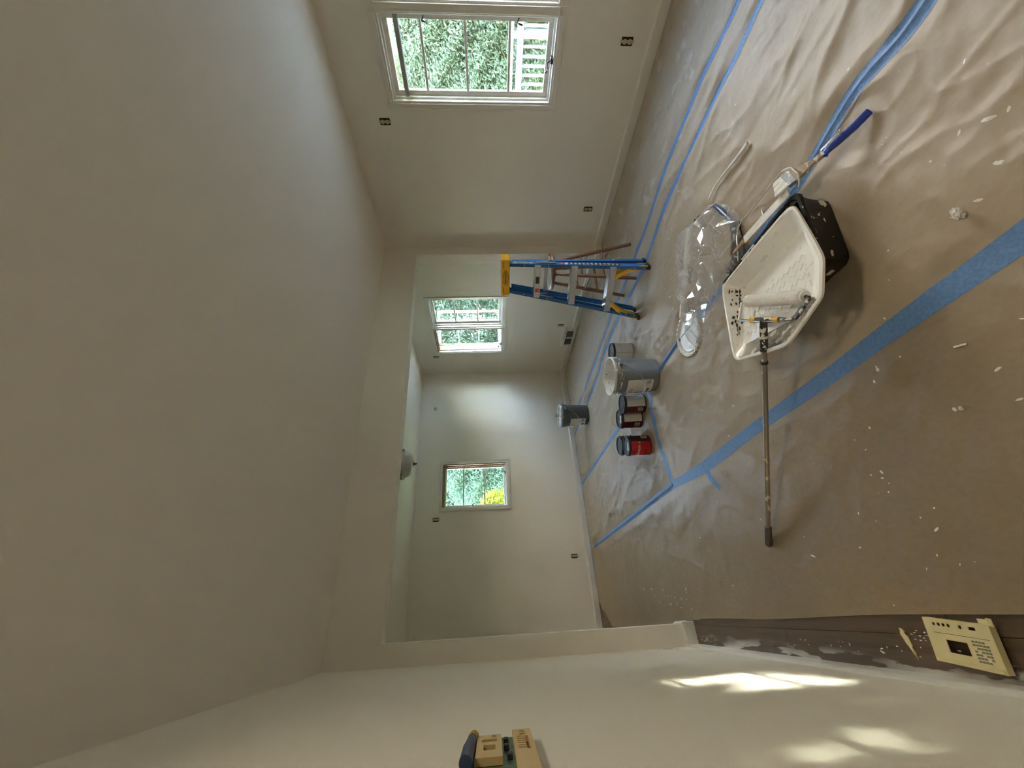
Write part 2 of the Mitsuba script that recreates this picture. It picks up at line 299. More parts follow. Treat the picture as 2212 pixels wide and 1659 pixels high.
# ------------------------------------------------------------------ windows
def window(name, mp, u0, u1, z0, z1, sash, glass, muntins, mull=None, casing=(1, 1, 1, 1), cw=0.045, wood=(), label='', swing=None, crank=None, latch=None):
    """mp(u, d, z) -> world, d pointing outdoors from the wall's face. sash: stile width; muntins: heights of the bars."""
    struct(name, label=label)
    def bar(ua, ub, da, db, za, zb, bev=0.002):
        c = [mp(u, d, z) for u in (ua, ub) for d in (da, db) for z in (za, zb)]
        lo, hi = np.min(c, 0), np.max(c, 0)
        return bx(lo[0], hi[0], lo[1], hi[1], lo[2], hi[2], bev)
    o = cw; cas = []
    def casebar(ua, ub, za, zb):      # a stepped board: flat with a thicker outer bead
        return [bar(ua, ub, -0.010, 0.0, za, zb, 0.003)]
    if casing[0]: cas += casebar(u0 - o, u0, z0 - o * casing[2], z1 + o * casing[3]) + [bar(u0 - o, u0 - o + 0.012, -0.013, -0.0095, z0 - o * casing[2], z1 + o * casing[3])]
    if casing[1]: cas += casebar(u1, u1 + o, z0 - o * casing[2], z1 + o * casing[3]) + [bar(u1 + o - 0.012, u1 + o, -0.013, -0.0095, z0 - o * casing[2], z1 + o * casing[3])]
    if casing[2]: cas += casebar(u0, u1, z0 - o, z0) + [bar(u0, u1, -0.013, -0.0095, z0 - o, z0 - o + 0.012)]
    if casing[3]: cas += casebar(u0, u1, z1, z1 + o) + [bar(u0, u1, -0.013, -0.0095, z1 + o - 0.012, z1 + o)]
    add('casing', cas, 'm_trim', parent=name)
    if mull: add('mullion', [bar(mull[0], mull[1], -0.018, 0.13, z0, z1), ], 'm_trim', parent=name)
    jt = 0.014
    jm = {'l': bar(u0, u0 + jt, 0.0, 0.13, z0, z1), 'r': bar(u1 - jt, u1, 0.0, 0.13, z0, z1), 'b': bar(u0 + jt, u1 - jt, 0.0, 0.13, z0, z0 + jt), 't': bar(u0 + jt, u1 - jt, 0.0, 0.13, z1 - jt, z1)}
    stop = {'l': bar(u0 + jt, u0 + jt + 0.014, 0.035, 0.062, z0, z1), 'r': bar(u1 - jt - 0.014, u1 - jt, 0.035, 0.062, z0, z1), 'b': bar(u0 + jt, u1 - jt, 0.035, 0.062, z0 + jt, z0 + jt + 0.014), 't': bar(u0 + jt, u1 - jt, 0.035, 0.062, z1 - jt - 0.014, z1 - jt)}
    white = [q for k, q in jm.items() if k not in wood] + [q for k, q in stop.items() if k not in wood]
    brown = [q for k, q in jm.items() if k in wood] + [q for k, q in stop.items() if k in wood]
    add('jamb', white, 'm_trim', parent=name)
    if brown: add('bare_jamb', brown, 'm_frame_wood', parent=name, label='bare brown wood jamb')
    # sash in its own frame: s along the wall, e outwards, hinge at one side
    s0, s1, a0, a1 = u0 + jt + 0.002, u1 - jt - 0.002, z0 + jt + 0.002, z1 - jt - 0.002
    th = 0.035
    def smap(mesh_fn, key, m, par, lab=None):
        me = mesh_fn
        if swing:                      # turn about a vertical hinge at u=s1, d=0.10
            hinge, ang = mp(s1 if swing[0] == 'hi' else s0, 0.115, 0), swing[1]
            T = trimesh.transformations.rotation_matrix(ang, [0, 0, 1], hinge)
            me = me.copy(); me.apply_transform(T)
        return add(key, me, m, parent=par, label=lab)
    d0 = 0.066
    sc = 'm_trim' if not swing else 'm_sash_cream'
    fr = [bar(s0, s0 + sash, d0, d0 + th, a0, a1), bar(s1 - sash, s1, d0, d0 + th, a0, a1), bar(s0 + sash, s1 - sash, d0, d0 + th, a0, a0 + sash), bar(s0 + sash, s1 - sash, d0, d0 + th, a1 - sash, a1)]
    sk = smap(CAT(fr), 'sash', sc, name)
    zs = [a0 + sash] + list(muntins) + [a1 - sash]
    for m_ in muntins: smap(bar(s0 + sash - 0.002, s1 - sash + 0.002, d0 + 0.006, d0 + 0.028, m_ - 0.009, m_ + 0.009), 'muntin', sc, sk)
    for za, zb in zip(zs[:-1], zs[1:]):
        c = [mp(u, d0 + 0.017, z) for u, z in ((s0 + sash, za), (s1 - sash, za), (s1 - sash, zb), (s0 + sash, zb))]
        smap(trimesh.Trimesh(c, [[0, 1, 2], [0, 2, 3]], process=False), 'pane', 'm_glass', sk)
    if crank is not None:
        b = mp(crank, 0.022, z0 + jt + 0.012); k = []
        k.append(bx(b[0] - 0.022, b[0] + 0.022, b[1] - 0.022, b[1] + 0.022, z0 + jt, z0 + jt + 0.02, 0.004))
        k.append(tube([mp(crank, 0.02, z0 + jt + 0.018), mp(crank + 0.012, -0.005, z0 + jt + 0.045), mp(crank + 0.05, -0.008, z0 + jt + 0.035), mp(crank + 0.075, 0.0, z0 + jt + 0.05)], [0.007, 0.006, 0.005, 0.007], 8))
        add('crank_handle', k, 'm_black_spattered', True, parent=name, label='dark folding crank handle')
    for u, z in (latch or []):
        add('latch', [beam(mp(u, 0.03, z - 0.02), mp(u, 0.03, z + 0.02), 0.014, 0.012), tube([mp(u, 0.026, z), mp(u + (0.02 if u < (u0 + u1) / 2 else -0.02), 0.004, z + 0.012), mp(u + (0.03 if u < (u0 + u1) / 2 else -0.03), -0.004, z - 0.025)], 0.006, 8)], 'm_black_spattered', True, parent=name, label='dark sash latch lever')
mat('m_bar', (0.30, 0.29, 0.26), 0.6)
mat('m_sash_cream', srgb(236, 222, 190), 0.4, 0.45)
mr = lambda u, d, z: V(R + d, u, z)
mf = lambda u, d, z: V(u, F + d, z)
window('window_1', mr, 1.091, 1.659, 0.765, 2.045, 0.046, None, (1.11, 1.435, 1.755), casing=(0, 1, 1, 1), label='tall white casement window, far half of the near pair', crank=1.36, latch=((1.122, 1.72), (1.122, 1.05)))
add('transom_bar', bx(R + 0.045, R + 0.095, 1.091 + 0.014, 1.659 - 0.014, 1.905, 1.938, 0.003), 'm_bar', parent='window_1', label='grey bar across the top of the window')
window('window_2', mr, 0.50, 1.044, 0.765, 2.045, 0.046, None, (1.11, 1.435, 1.755), mull=(1.044, 1.091), casing=(1, 0, 1, 1), label='tall white casement window, near half of the near pair', crank=0.72)
window('window_3', mr, 3.964, 4.554, 1.102, 2.10, 0.040, None, (1.458, 1.773), mull=(4.554, 4.588), casing=(1, 0, 1, 1), label='shut white casement window of the far pair')
window('window_4', mr, 4.588, 5.172, 1.102, 2.10, 0.040, None, (1.458, 1.773), casing=(0, 1, 1, 1), wood=('t',), label='casement window of the far pair, its cream sash swung open', swing=('hi', math.radians(48)), crank=4.98)
window('window_5', mf, 1.367, 2.012, 1.10, 2.045, 0.034, None, (1.435, 1.745), casing=(1, 1, 1, 1), wood=('r', 't'), label='small casement window in the far wall', crank=1.86, latch=((1.39, 1.60),))


# ------------------------------------------------------------------ outlets without cover plates, vent, small wall things
def outlet(c, u, nrm, label, horiz=False):
    """A duplex receptacle in its open box: c on the wall face, u along the wall, nrm into the room."""
    c, u, n, z = V(*c), V(*u), V(*nrm), V(0, 0, 1)
    t = thing('outlet', label, 'outlet', 'uncovered wall outlets')
    ax = np.array([u, z, n])
    add('box', obox(c + n * 0.0008, ax, (0.027, 0.042, 0.0015)), 'm_dark_hole', parent=t)
    add('yoke', obox(c + n * 0.003, ax, (0.009, 0.050, 0.001)), 'm_steel', parent=t)
    for s in (-1, 1):
        ring = Point(0, 0).buffer(0.0165).intersection(sbox(-0.0165, -0.0145, 0.0165, 0.0145))
        slots = unary_union([sbox(-0.0075, -0.002, -0.0055, 0.006), sbox(0.0055, -0.002, 0.0075, 0.006), Point(0, -0.008).buffer(0.0028)])
        fc = extr(ring.difference(slots), 0.006, lambda a, b, cc: c + n * 0.004 + a[:, None] * u + (b[:, None] + s * 0.0195) * z + cc[:, None] * n)
        add('socket', fc, 'm_outlet', parent=t)
        add('slots', obox(c + n * 0.0048 + z * (s * 0.0195), ax, (0.011, 0.011, 0.0006)), 'm_dark_hole', parent=t)
outlet((R, 1.229, 0.245), (0, 1, 0), (-1, 0, 0), 'uncovered duplex outlet low on the right wall under the near window')
outlet((R, 2.631, 0.249), (0, 1, 0), (-1, 0, 0), 'uncovered duplex outlet low on the right wall next to the ladder')
outlet((R, 1.801, 2.135), (0, 1, 0), (-1, 0, 0), 'uncovered duplex outlet high on the right wall beside the near window top')
outlet((R, 5.287, 2.145), (0, 1, 0), (-1, 0, 0), 'small uncovered outlet high beside the far pair of windows')
outlet((R, 4.547, 0.254), (0, 1, 0), (-1, 0, 0), 'uncovered outlet just above the white floor vent')
outlet((1.219, F, 2.123), (1, 0, 0), (0, -1, 0), 'uncovered outlet high on the far wall beside the small window')
outlet((0.654, F, 0.242), (1, 0, 0), (0, -1, 0), 'uncovered outlet low on the far wall near the baseboard')

t = thing('floor_vent', 'white baseboard vent with two dark grilles at the far right wall', 'vent')
yv0, yv1, zv0, zv1 = 4.60, 5.03, 0.012, 0.185
fr = sbox(yv0, zv0, yv1, zv1).difference(unary_union([sbox(4.655, 0.042, 4.815, 0.148), sbox(4.833, 0.042, 4.998, 0.148)]))
add('frame', wall_x(R - 0.030, 0.030, fr), 'm_trim', parent=t)
add('top_lip', bx(R - 0.042, R, yv0 - 0.004, yv1 + 0.004, zv1, zv1 + 0.008, 0.002), 'm_trim', parent=t)
for ya, yb in ((4.655, 4.815), (4.833, 4.998)):
    g = add('grille', bx(R - 0.012, R - 0.010, ya, yb, 0.042, 0.148), 'm_dark_hole', parent=t, label='dark louvred grille')
    for k in range(9):
        zz = 0.048 + k * 0.0118
        add('louvre', obox((R - 0.018, (ya + yb) / 2, zz), np.array([[0.8, 0, -0.6], [0, 1, 0], [0.6, 0, 0.8]]), (0.0075, (yb - ya) / 2, 0.0008)), 'm_grille', parent=g)
single('chime_box', bx(-0.235, -0.150, F - 0.04, F, 2.27, 2.33, 0.004), 'm_trim', 'small white box high on the far wall, half hidden by the opening edge', 'box')

# ------------------------------------------------------------------ far ceiling light
t = thing('ceiling_light', 'frosted bowl ceiling light with bronze rim and finial in the far room', 'ceiling light')
LC = (1.57, 4.45, 0)
add('canopy', lathe([(0, 2.44), (0.09, 2.44), (0.09, 2.425), (0.03, 2.415), (0.03, 2.37), (0, 2.37)], LC), 'm_bronze', 30, parent=t)
add('rim', lathe([(0.155, 2.375), (0.172, 2.372), (0.175, 2.335), (0.160, 2.33), (0.155, 2.375)], LC), 'm_bronze', 30, parent=t)
add('bowl', lathe([(0.158, 2.345), (0.150, 2.30), (0.128, 2.262), (0.092, 2.236), (0.05, 2.223), (0.0, 2.220)], LC), 'm_lamp_glass', True, parent=t, label='frosted alabaster glass bowl')
add('finial', lathe([(0, 2.226), (0.022, 2.222), (0.022, 2.215), (0.009, 2.208), (0.012, 2.196), (0.006, 2.186), (0.0, 2.180)], LC, 20), 'm_bronze', True, parent=t)

# the near room's own flush ceiling lamp, lit, above and just ahead of the camera
t = thing('ceiling_lamp', 'lit flush ceiling lamp of the near room, above the camera', 'ceiling light')
LB = (0.92, 0.28, 0)
add('base', lathe([(0.155, 2.44), (0.185, 2.44), (0.185, 2.395), (0.172, 2.385), (0.155, 2.395), (0.155, 2.44)], LB), 'm_trim', 30, parent=t)
k_ = add('diffuser', trimesh.Trimesh([(LB[0], LB[1], 2.424)] + [(LB[0] + 0.155 * math.cos(a), LB[1] + 0.155 * math.sin(a), 2.424) for a in np.linspace(0, 2 * math.pi, 33)[:-1]], [[0, (k + 1) % 32 + 1, k + 1] for k in range(32)], process=False), 'm_lamp_glass', parent=t)
scene[k_]['emitter'] = {'type': 'area', 'radiance': {'type': 'rgb', 'value': [LAMP * c for c in (1.0, 0.88, 0.69)]}}

# ------------------------------------------------------------------ paper on the floor
FLAT = [(1.20, 1.18, 0.30), (1.19, 3.13, 0.15), (1.25, 3.30, 0.14), (1.455, 3.17, 0.14), (1.53, 3.03, 0.14), (2.064, 3.01, 0.14), (1.624, 2.712, 0.20), (2.313, 4.866, 0.20), (1.53, 2.05, 0.16),
        (2.28, 2.47, 0.26), (2.45, 2.55, 0.2), (2.73, 2.65, 0.26), (1.42, 0.70, 0.10)]
def paper_h(x, y):
    """Height of the wrinkled paper above the boards."""
    x, y = np.asarray(x, float), np.asarray(y, float)
    P = lambda a, b, s=0: meshkit.fbm(np.stack([a, b, np.full_like(a, 0.5 + s)], -1), 2, seed=s)
    wx = 0.25 * (P(x * 1.3, y * 1.3, 1) - 0.5); wy = 0.25 * (P(x * 1.3, y * 1.3, 2) - 0.5)
    def ridge(ang, fa, fb, s, sharp):
        c, q = math.cos(ang), math.sin(ang)
        a, b = (x + wx) * c + (y + wy) * q, -(x + wx) * q + (y + wy) * c
        return np.clip(1 - np.abs(2 * P(a * fa, b * fb, s) - 1) * 1.9, 0, 1) ** sharp
    near = 1 / (1 + np.exp((y - 3.0) * 2.0))
    lit = 1 / (1 + np.exp(-(x - 0.65) * 7))                     # the loose sheets between the seams wrinkle most
    m1, m2 = P(x * 0.9, y * 0.9, 5), P(x * 0.8 + 7, y * 0.8, 6)
    h = 0.0105 * lit * ridge(0.30, 4.2, 1.0, 11, 2.0) * (0.35 + m1) + 0.0075 * ridge(-0.55, 5.0, 1.5, 12, 2.0) * (0.25 + m2) * (0.35 + 0.65 * lit)
    h += 0.006 * ridge(1.35, 6.5, 1.6, 13, 2.2) * (1 - near) + 0.0035 * ridge(0.9, 9.0, 3.0, 14, 2.0) * m1 + 0.010 * lit * (P(x * 2.6, y * 1.6, 15) - 0.35).clip(0) * near
    h += (0.0012 + 0.004 * lit) * ridge(-0.15, 8.5, 2.4, 17, 2.2) * (0.2 + m2) + 0.003 * lit * ridge(1.0, 11.0, 4.0, 18, 2.5) * m1
    h += 0.0010 * P(x * 16, y * 16, 16)
    k = np.ones_like(x)
    for cx, cy, cr in FLAT:
        k = np.minimum(k, np.clip((np.hypot(x - cx, y - cy) - cr * 0.8) / (cr * 0.5), 0.12, 1))
    for f_, w in ((sA, 0.10), (sB, 0.07), (sC, 0.05), (sD, 0.05)):
        k = np.minimum(k, np.clip(np.abs(x - f_(y)) / w, 0.25, 1))
    k = np.minimum(k, np.clip((R - 0.02 - x) / 0.15, 0.1, 1)); k = np.minimum(k, np.clip((F - 0.02 - y) / 0.15, 0.1, 1)); k = np.minimum(k, np.clip((x + 0.10) / 0.10, 0.05, 1))
    for yy in (D, D + TH): k = np.where((x < -0.02) | (x > OR - 0.05), np.minimum(k, np.clip(np.abs(y - yy) / 0.08, 0.05, 1)), k)
    return 0.0022 + 1.7 * h * k
def ys_between(a, b):
    out = [a]
    while out[-1] < b - 1e-6:
        y = out[-1]; out.append(min(b, y + (0.03 if y < 0.2 else 0.0105 if y < 1.9 else 0.014 if y < 3.3 else 0.022)))
    return np.array(out)
from scipy.interpolate import PchipInterpolator
def seam(pts):
    p = np.array(pts); f = PchipInterpolator(p[:, 1], p[:, 0])
    return lambda y: f(np.clip(y, p[0, 1], p[-1, 1]))
# the tapes' centre lines are the seams between the sheets
T1A = [(2.64, -1.2), (2.642, 0.719), (2.72, 1.083), (2.755, 1.561), (2.70, 2.176), (2.685, 2.94), (2.66, 3.6), (2.62, 4.735), (2.60, 5.76)]
T1B = [(2.43, -1.2), (2.431, 0.659), (2.478, 1.182), (2.53, 1.802), (2.475, 2.258), (2.53, 3.2), (2.42, 4.437), (2.38, 5.76)]
T2N = [(1.50, -1.2), (1.507, 0.397), (1.506, 0.45), (1.543, 0.655), (1.515, 0.945), (1.53, 1.6), (1.585, 2.221), (1.59, 2.55), (1.585, 2.85)]
T2F = [(1.60, 2.9), (1.606, 3.786), (1.605, 4.6), (1.606, 5.49), (1.60, 5.76)]
T3N = [(0.74, -1.2), (0.745, 0.45), (0.742, 0.62), (0.745, 0.965), (0.742, 1.3), (0.747, 1.77), (0.738, 2.27), (0.768, 2.86)]
T3F = [(0.765, 2.87), (0.755, 3.6), (0.742, 4.5), (0.728, 5.54)]
sA, sB, sC, sD = seam(T3N + T3F), seam(T2N + T2F), seam(T1B), seam(T1A)
def sheet(xl, xr, y0, y1, label, mt='m_paper'):
    ys = ys_between(y0, y1); w = float(np.mean(xr(ys) - xl(ys)))
    xs = np.linspace(0, 1, max(3, int(w / 0.0115)))
    U, Y = np.meshgrid(xs, ys, indexing='ij')
    X = xl(Y) + U * (xr(Y) - xl(Y)); Z = paper_h(X, Y)
    n, m = U.shape; i, j = np.meshgrid(np.arange(n - 1), np.arange(m - 1), indexing='ij')
    q = np.stack([i * m + j, (i + 1) * m + j, (i + 1) * m + j + 1, i * m + j + 1], -1).reshape(-1, 4)
    f = np.vstack([q[:, [0, 1, 2]], q[:, [0, 2, 3]]])
    return single('paper_sheet', trimesh.Trimesh(np.stack([X, Y, Z], -1).reshape(-1, 3), f, process=False), mt, label, 'floor paper', smooth=True, group='brown paper sheets on the floor')
def el(y):
    e = -0.068 - 0.012 * np.clip(y - 1.1, 0, 2.0) + 0.004 * np.sin(y * 5)
    e = np.where(y > 3.0, -0.093, e)
    return np.where(y > D + 0.12, np.maximum(np.minimum(-0.17, e - 0.02) + 0 * y, np.where(y > 5.30, -0.168 + (y - 5.30) * 0.597, -9)), e)
g_ = 0.0004
sheet(el, lambda y: sA(y) - g_, -1.28, F - 0.018, 'browner paper sheet nearest the left wall, under the pole', 'm_paper_brown')
sheet(lambda y: sA(y) + g_, lambda y: sB(y) - g_, -1.28, 2.8495, 'wrinkled brown paper sheet under the white paint tray')
sheet(lambda y: sA(y) + g_, lambda y: sB(y) - g_, 2.8505, F - 0.018, 'brown paper sheet under the red paint cans')
sheet(lambda y: sB(y) + g_, lambda y: sC(y) - g_, -1.28, F - 0.018, 'wrinkled brown paper sheet under the plastic bag and the far bucket')
sheet(lambda y: sC(y) + g_, lambda y: sD(y) - g_, -1.28, F - 0.018, 'narrow brown paper strip between the two parallel tapes')
sheet(lambda y: sD(y) + g_, lambda y: np.full_like(y, R - BT - 0.006) - 0.016 * np.exp(-((y - 0.5) / 0.5) ** 2), -1.28, F - 0.018, 'brown paper sheet along the right wall')

# ------------------------------------------------------------------ blue tape
def tape(pts, w, label, crease=0.0, seed=0, sub=0.02, end_jag=0.0, lift=0.0009):
    pts = np.asarray(pts, float); seg = np.linalg.norm(np.diff(pts, axis=0), axis=1); s = np.r_[0, np.cumsum(seg)]
    q = np.arange(0, s[-1], sub); q = np.r_[q, s[-1]]
    from scipy.interpolate import PchipInterpolator
    c = np.stack([PchipInterpolator(s, pts[:, k])(q) for k in (0, 1)], 1)
    wv = np.interp(q, s, np.broadcast_to(np.asarray(w, float), (len(pts),)))
    t = np.gradient(c, axis=0); t /= np.linalg.norm(t, axis=1, keepdims=True); nn = np.stack([-t[:, 1], t[:, 0]], 1)
    jit = meshkit.fbm(np.stack([q * 9, q * 0, q * 0 + seed * 3.7], -1), 3, seed) - 0.5
    offs = np.array([-0.5, -0.3, -0.1, 0.0, 0.1, 0.3, 0.5]); v, top, bot = [], [], []
    for k, o in enumerate(offs):
        p = c + nn * (o * wv + 0.0022 * jit)[:, None]
        z = paper_h(p[:, 0], p[:, 1]) + lift + crease * np.maximum(0, 1 - abs(o) / 0.32)
        top.append(np.c_[p, z])
    m, n = len(q), len(offs); top = np.array(top)                       # n x m x 3
    vv = np.concatenate([top.reshape(-1, 3), (top - [0, 0, 0.0006]).reshape(-1, 3)]); f = []; b = n * m
    for i in range(n - 1):
        for j in range(m - 1):
            a0, a1, a2, a3 = i * m + j, (i + 1) * m + j, (i + 1) * m + j + 1, i * m + j + 1
            f += [[a0, a2, a1], [a0, a3, a2]]
    for j in range(m - 1):
        for i in (0, n - 1):
            a0, a1 = i * m + j, i * m + j + 1
            f += [[a0, a1, a1 + b], [a0, a1 + b, a0 + b]]
    return single('tape_strip', trimesh.Trimesh(vv, f, process=False), 'm_tape', label, 'masking tape', smooth=35, group='blue tape strips on the paper')
tape(T1A, 0.044, 'blue tape strip nearest the right wall, the outer of two parallel strips', seed=1)
tape(T1B, 0.046, 'blue tape strip passing under the ladder, the inner of two parallel strips', seed=2)
tape(T2N, [0.07, 0.072, 0.07, 0.066, 0.055, 0.052, 0.05, 0.05, 0.05], 'creased blue tape strip passing under the blue brush handle', crease=0.010, seed=3)
tape(T2F, 0.045, 'blue tape strip running from the cans to the far wall', seed=4)
tape(T3N, [0.075, 0.075, 0.074, 0.070, 0.066, 0.062, 0.075, 0.06], 'wide blue tape strip across the near floor under the pole', seed=5)
tape(T3F, [0.055, 0.05, 0.048, 0.045], 'blue tape strip leading on to the far baseboard at the left', crease=0.006, seed=6)
tape([(1.56, 2.845), (1.42, 2.846), (1.196, 2.851), (0.758, 2.863)], 0.055, 'short blue tape strip crossing in front of the red cans', seed=7)
tape([(0.735, 2.372), (0.66, 2.33), (0.575, 2.272)], [0.055, 0.045, 0.03], 'torn blue tape end sticking out from the wide strip', seed=8)
tape([(2.25, F - 0.026), (1.6, F - 0.026), (0.75, F - 0.026), (0.30, F - 0.026)], 0.030, 'blue tape edging along the far baseboard', seed=9)

# ------------------------------------------------------------------ paint flecks and debris on the paper
def blob(x, y, rx, ry, ang, h, k=9, zb=None):
    an = np.arange(k) * 2 * math.pi / k; rr = 1 + 0.35 * (rng.random(k) - 0.5)
    a, b = rx * np.cos(an) * rr, ry * np.sin(an) * rr; c, s = math.cos(ang), math.sin(ang)
    X, Y = x + a * c - b * s, y + a * s + b * c
    Xi, Yi = x + 0.7 * (a * c - b * s), y + 0.7 * (a * s + b * c)
    zf = lambda X, Y: paper_h(X, Y) if zb is None else np.full(np.shape(X), zb)
    v = np.vstack([np.c_[X, Y, zf(X, Y) + 0.0002], np.c_[Xi, Yi, zf(Xi, Yi) + h], [[x, y, float(zf(np.array([x]), np.array([y]))[0]) + h * 1.1]]]); f = []
    for j in range(k):
        n = (j + 1) % k
        f += [[j, n, k + n], [j, k + n, k + j], [k + j, k + n, 2 * k]]
    return trimesh.Trimesh(v, f, process=False)
fl = []
for x, y, n, sp in ((1.92, 2.0, 26, 0.16), (2.15, 2.15, 14, 0.18), (0.30, 4.2, 12, 0.35), (0.10, 3.35, 22, 0.14), (0.05, 3.12, 14, 0.07), (1.75, 2.55, 10, 0.25), (2.2, 3.9, 14, 0.5), (1.0, 4.3, 16, 0.5), (0.35, 0.9, 26, 0.4),
                    (0.45, 1.6, 20, 0.4), (0.15, 1.35, 16, 0.25), (1.1, 0.55, 14, 0.2), (2.1, 1.2, 14, 0.4), (0.45, 2.8, 12, 0.3), (2.3, 2.0, 8, 0.15)):
    for _ in range(n):
        px_, py_ = x + rng.normal() * sp, y + rng.normal() * sp
        if px_ < -0.05 or py_ < 0.3 or py_ > F - 0.1: continue
        r = 0.0016 + 0.0026 * rng.random() ** 2
        fl.append(blob(px_, py_, r * (1 + 2.2 * rng.random() ** 3), r, rng.random() * 3.14, 0.0006))
for x, y, rx, ry, a in ((0.93, 0.545, 0.022, 0.012, 0.7), (0.885, 0.62, 0.018, 0.008, 0.9), (0.655, 1.10, 0.016, 0.013, 0.4), (0.625, 1.13, 0.012, 0.010, 0.1), (0.44, 0.975, 0.013, 0.009, 0.3), (0.30, 0.80, 0.02, 0.008, 0.5), (0.50, 1.24, 0.009, 0.008, 0), (1.05, 0.50, 0.03, 0.012, 0.9),
                        (0.11, 3.50, 0.030, 0.006, 1.1), (0.13, 3.75, 0.035, 0.007, 1.2), (0.14, 3.95, 0.022, 0.006, 1.1), (0.05, 3.30, 0.03, 0.005, 1.5), (0.80, 2.02, 0.02, 0.006, 0.4)):
    fl.append(blob(x, y, rx * 0.55, ry * 0.45, a, 0.0004, 13))
single('paint_flecks', fl, 'm_dry_white', 'white paint flecks and drips scattered over the brown paper', 'paint flecks', kind='stuff')
fl = [blob(-0.19 + 0.03 * rng.random(), 1.25 + 0.9 * rng.random(), 0.002 + 0.008 * rng.random() ** 3, 0.0014 + 0.002 * rng.random(), 1.5 + rng.normal() * 0.3, 0.0006, zb=0.0) for _ in range(26)]
fl += [blob(-0.128 + 0.008 * rng.normal(), 1.42 + 0.03 * rng.normal(), 0.002 + 0.003 * rng.random(), 0.0015, 1.5, 0.0006, zb=0.0) for _ in range(24)]
single('floor_spatter', fl, 'm_dry_white', 'white paint spatter on the bare dark planks by the left wall', 'paint flecks', kind='stuff')
def crumple(c, r, seed, sq=0.8):
    me = trimesh.creation.icosphere(2, 1.0); v = me.vertices
    k = 0.6 + 0.9 * np.abs(meshkit.fbm(v * 1.7 + seed, 3, seed) - 0.5) * 2
    v = v * k[:, None] * r * V(1, 0.8, sq); v[:, 2] -= v[:, 2].min()
    return trimesh.Trimesh(v + V(*c), me.faces, process=False)
z_ = lambda x, y: float(paper_h(np.array([x]), np.array([y]))[0])
single('paper_scrap', crumple((0.886, 0.66, z_(0.886, 0.66)), 0.020, 3), 'm_label_white', 'crumpled white scrap standing on the paper near the wide tape', 'scrap')
single('paint_chip', beam((0.5875, 0.8756, z_(0.5875, 0.8756) + 0.003), (0.5779, 0.8447, z_(0.5779, 0.8447) + 0.004), 0.006, 0.0035, bev=0.0012), 'm_label_white', 'thin white paint chip lying on the brown paper beyond the wide tape', 'chip')
single('plaster_crumb', crumple((0.434, 0.957, z_(0.434, 0.957)), 0.0085, 9), 'm_label_white', 'tiny white plaster crumb on the paper left of the pole', 'crumb')
sp = Polygon([(0, -0.006), (0.012, -0.010), (0.016, -0.004), (0.028, -0.011), (0.060, -0.007), (0.066, -0.002), (0.088, -0.004), (0.068, 0.002), (0.105, 0.001), (0.072, 0.006), (0.050, 0.009), (0.020, 0.010), (0.010, 0.004), (0, 0.003)])
single('wood_splinter', extr(sp, 0.004, lambda a, b, c: np.stack([-0.108 - a * 0.80 + b * 0.12, 1.505 - a * 0.16 + b * 1.0, 0.001 + c], 1)), 'm_cream', 'ragged pale splinter lying across the bare dark planks', 'splinter')

# ------------------------------------------------------------------ thermostat cover on the floor
t = thing('thermostat_cover', 'cream plastic thermostat cover lying on the bare planks by the left wall', 'thermostat cover')
o, ex, ey = V(-0.075, 1.384, 0.004), V(-0.02, -0.18, 0.0), V(-0.112, 0.004, 0.006)
ex_, ey_ = unit(ex), unit(ey - unit(ex) * (ey @ unit(ex))); ez_ = np.cross(ey_, ex_) if np.cross(ey_, ex_)[2] > 0 else np.cross(ex_, ey_)
W_, D_ = 0.182, 0.113
pl = sbox(0, 0, W_, D_).difference(unary_union([sbox(0.050, 0.052, 0.108, 0.084)] + [Point(q, 0.014).buffer(0.0048) for q in (0.030, 0.044, 0.058, 0.072, 0.104)] + [sbox(0.126, 0.010, 0.144, 0.018)]))
mp_ = lambda a, b, c: o + a[:, None] * ex_ + b[:, None] * ey_ + c[:, None] * ez_ + V(0, 0, 0.018)
add('face', extr(pl, 0.003, mp_), 'm_cream', parent=t)
rimp = sbox(0, 0, W_, D_).difference(sbox(0.003, 0.003, W_ - 0.003, D_ - 0.003))
add('rim', extr(rimp, 0.016, lambda a, b, c: o + a[:, None] * ex_ + b[:, None] * ey_ + c[:, None] * ez_ + V(0, 0, 0.0025)), 'm_cream', parent=t)
add('groove', extr(sbox(0.022, 0.0355, 0.172, 0.0368), 0.0006, lambda a, b, c: mp_(a, b, c + 0.003)), 'm_cream_ink', parent=t)
add('bottom_bead', obox(o + ex_ * W_ / 2 + ey_ * (D_ - 0.006) + ez_ * 0.003 + V(0, 0, 0.02), np.array([ex_, ey_, ez_]), (W_ / 2 - 0.004, 0.005, 0.003), 0.002), 'm_cream', parent=t)
add('clip', [obox(o + ex_ * 0.165 + ey_ * (-0.006) + V(0, 0, 0.012), np.array([ex_, ey_, ez_]), (0.012, 0.007, 0.002)), obox(o + ex_ * 0.186 + ey_ * (-0.008) + V(0, 0, 0.018), np.array([unit(ex_ + ez_ * 0.6), ey_, unit(ez_ - ex_ * 0.6)]), (0.014, 0.009, 0.0015))], 'm_cream', parent=t)
tx = []
for k in range(7):
    for j in range(5):
        if (k * 5 + j) % 6 == 4: continue
        a0 = 0.122 + 0.0085 * j
        tx.append(extr(sbox(a0, 0.043 + k * 0.0078, a0 + 0.0070, 0.0478 + k * 0.0078), 0.0005, lambda a, b, c: mp_(a, b, c + 0.003)))
add('small_print', tx, 'm_cream_ink', parent=t)

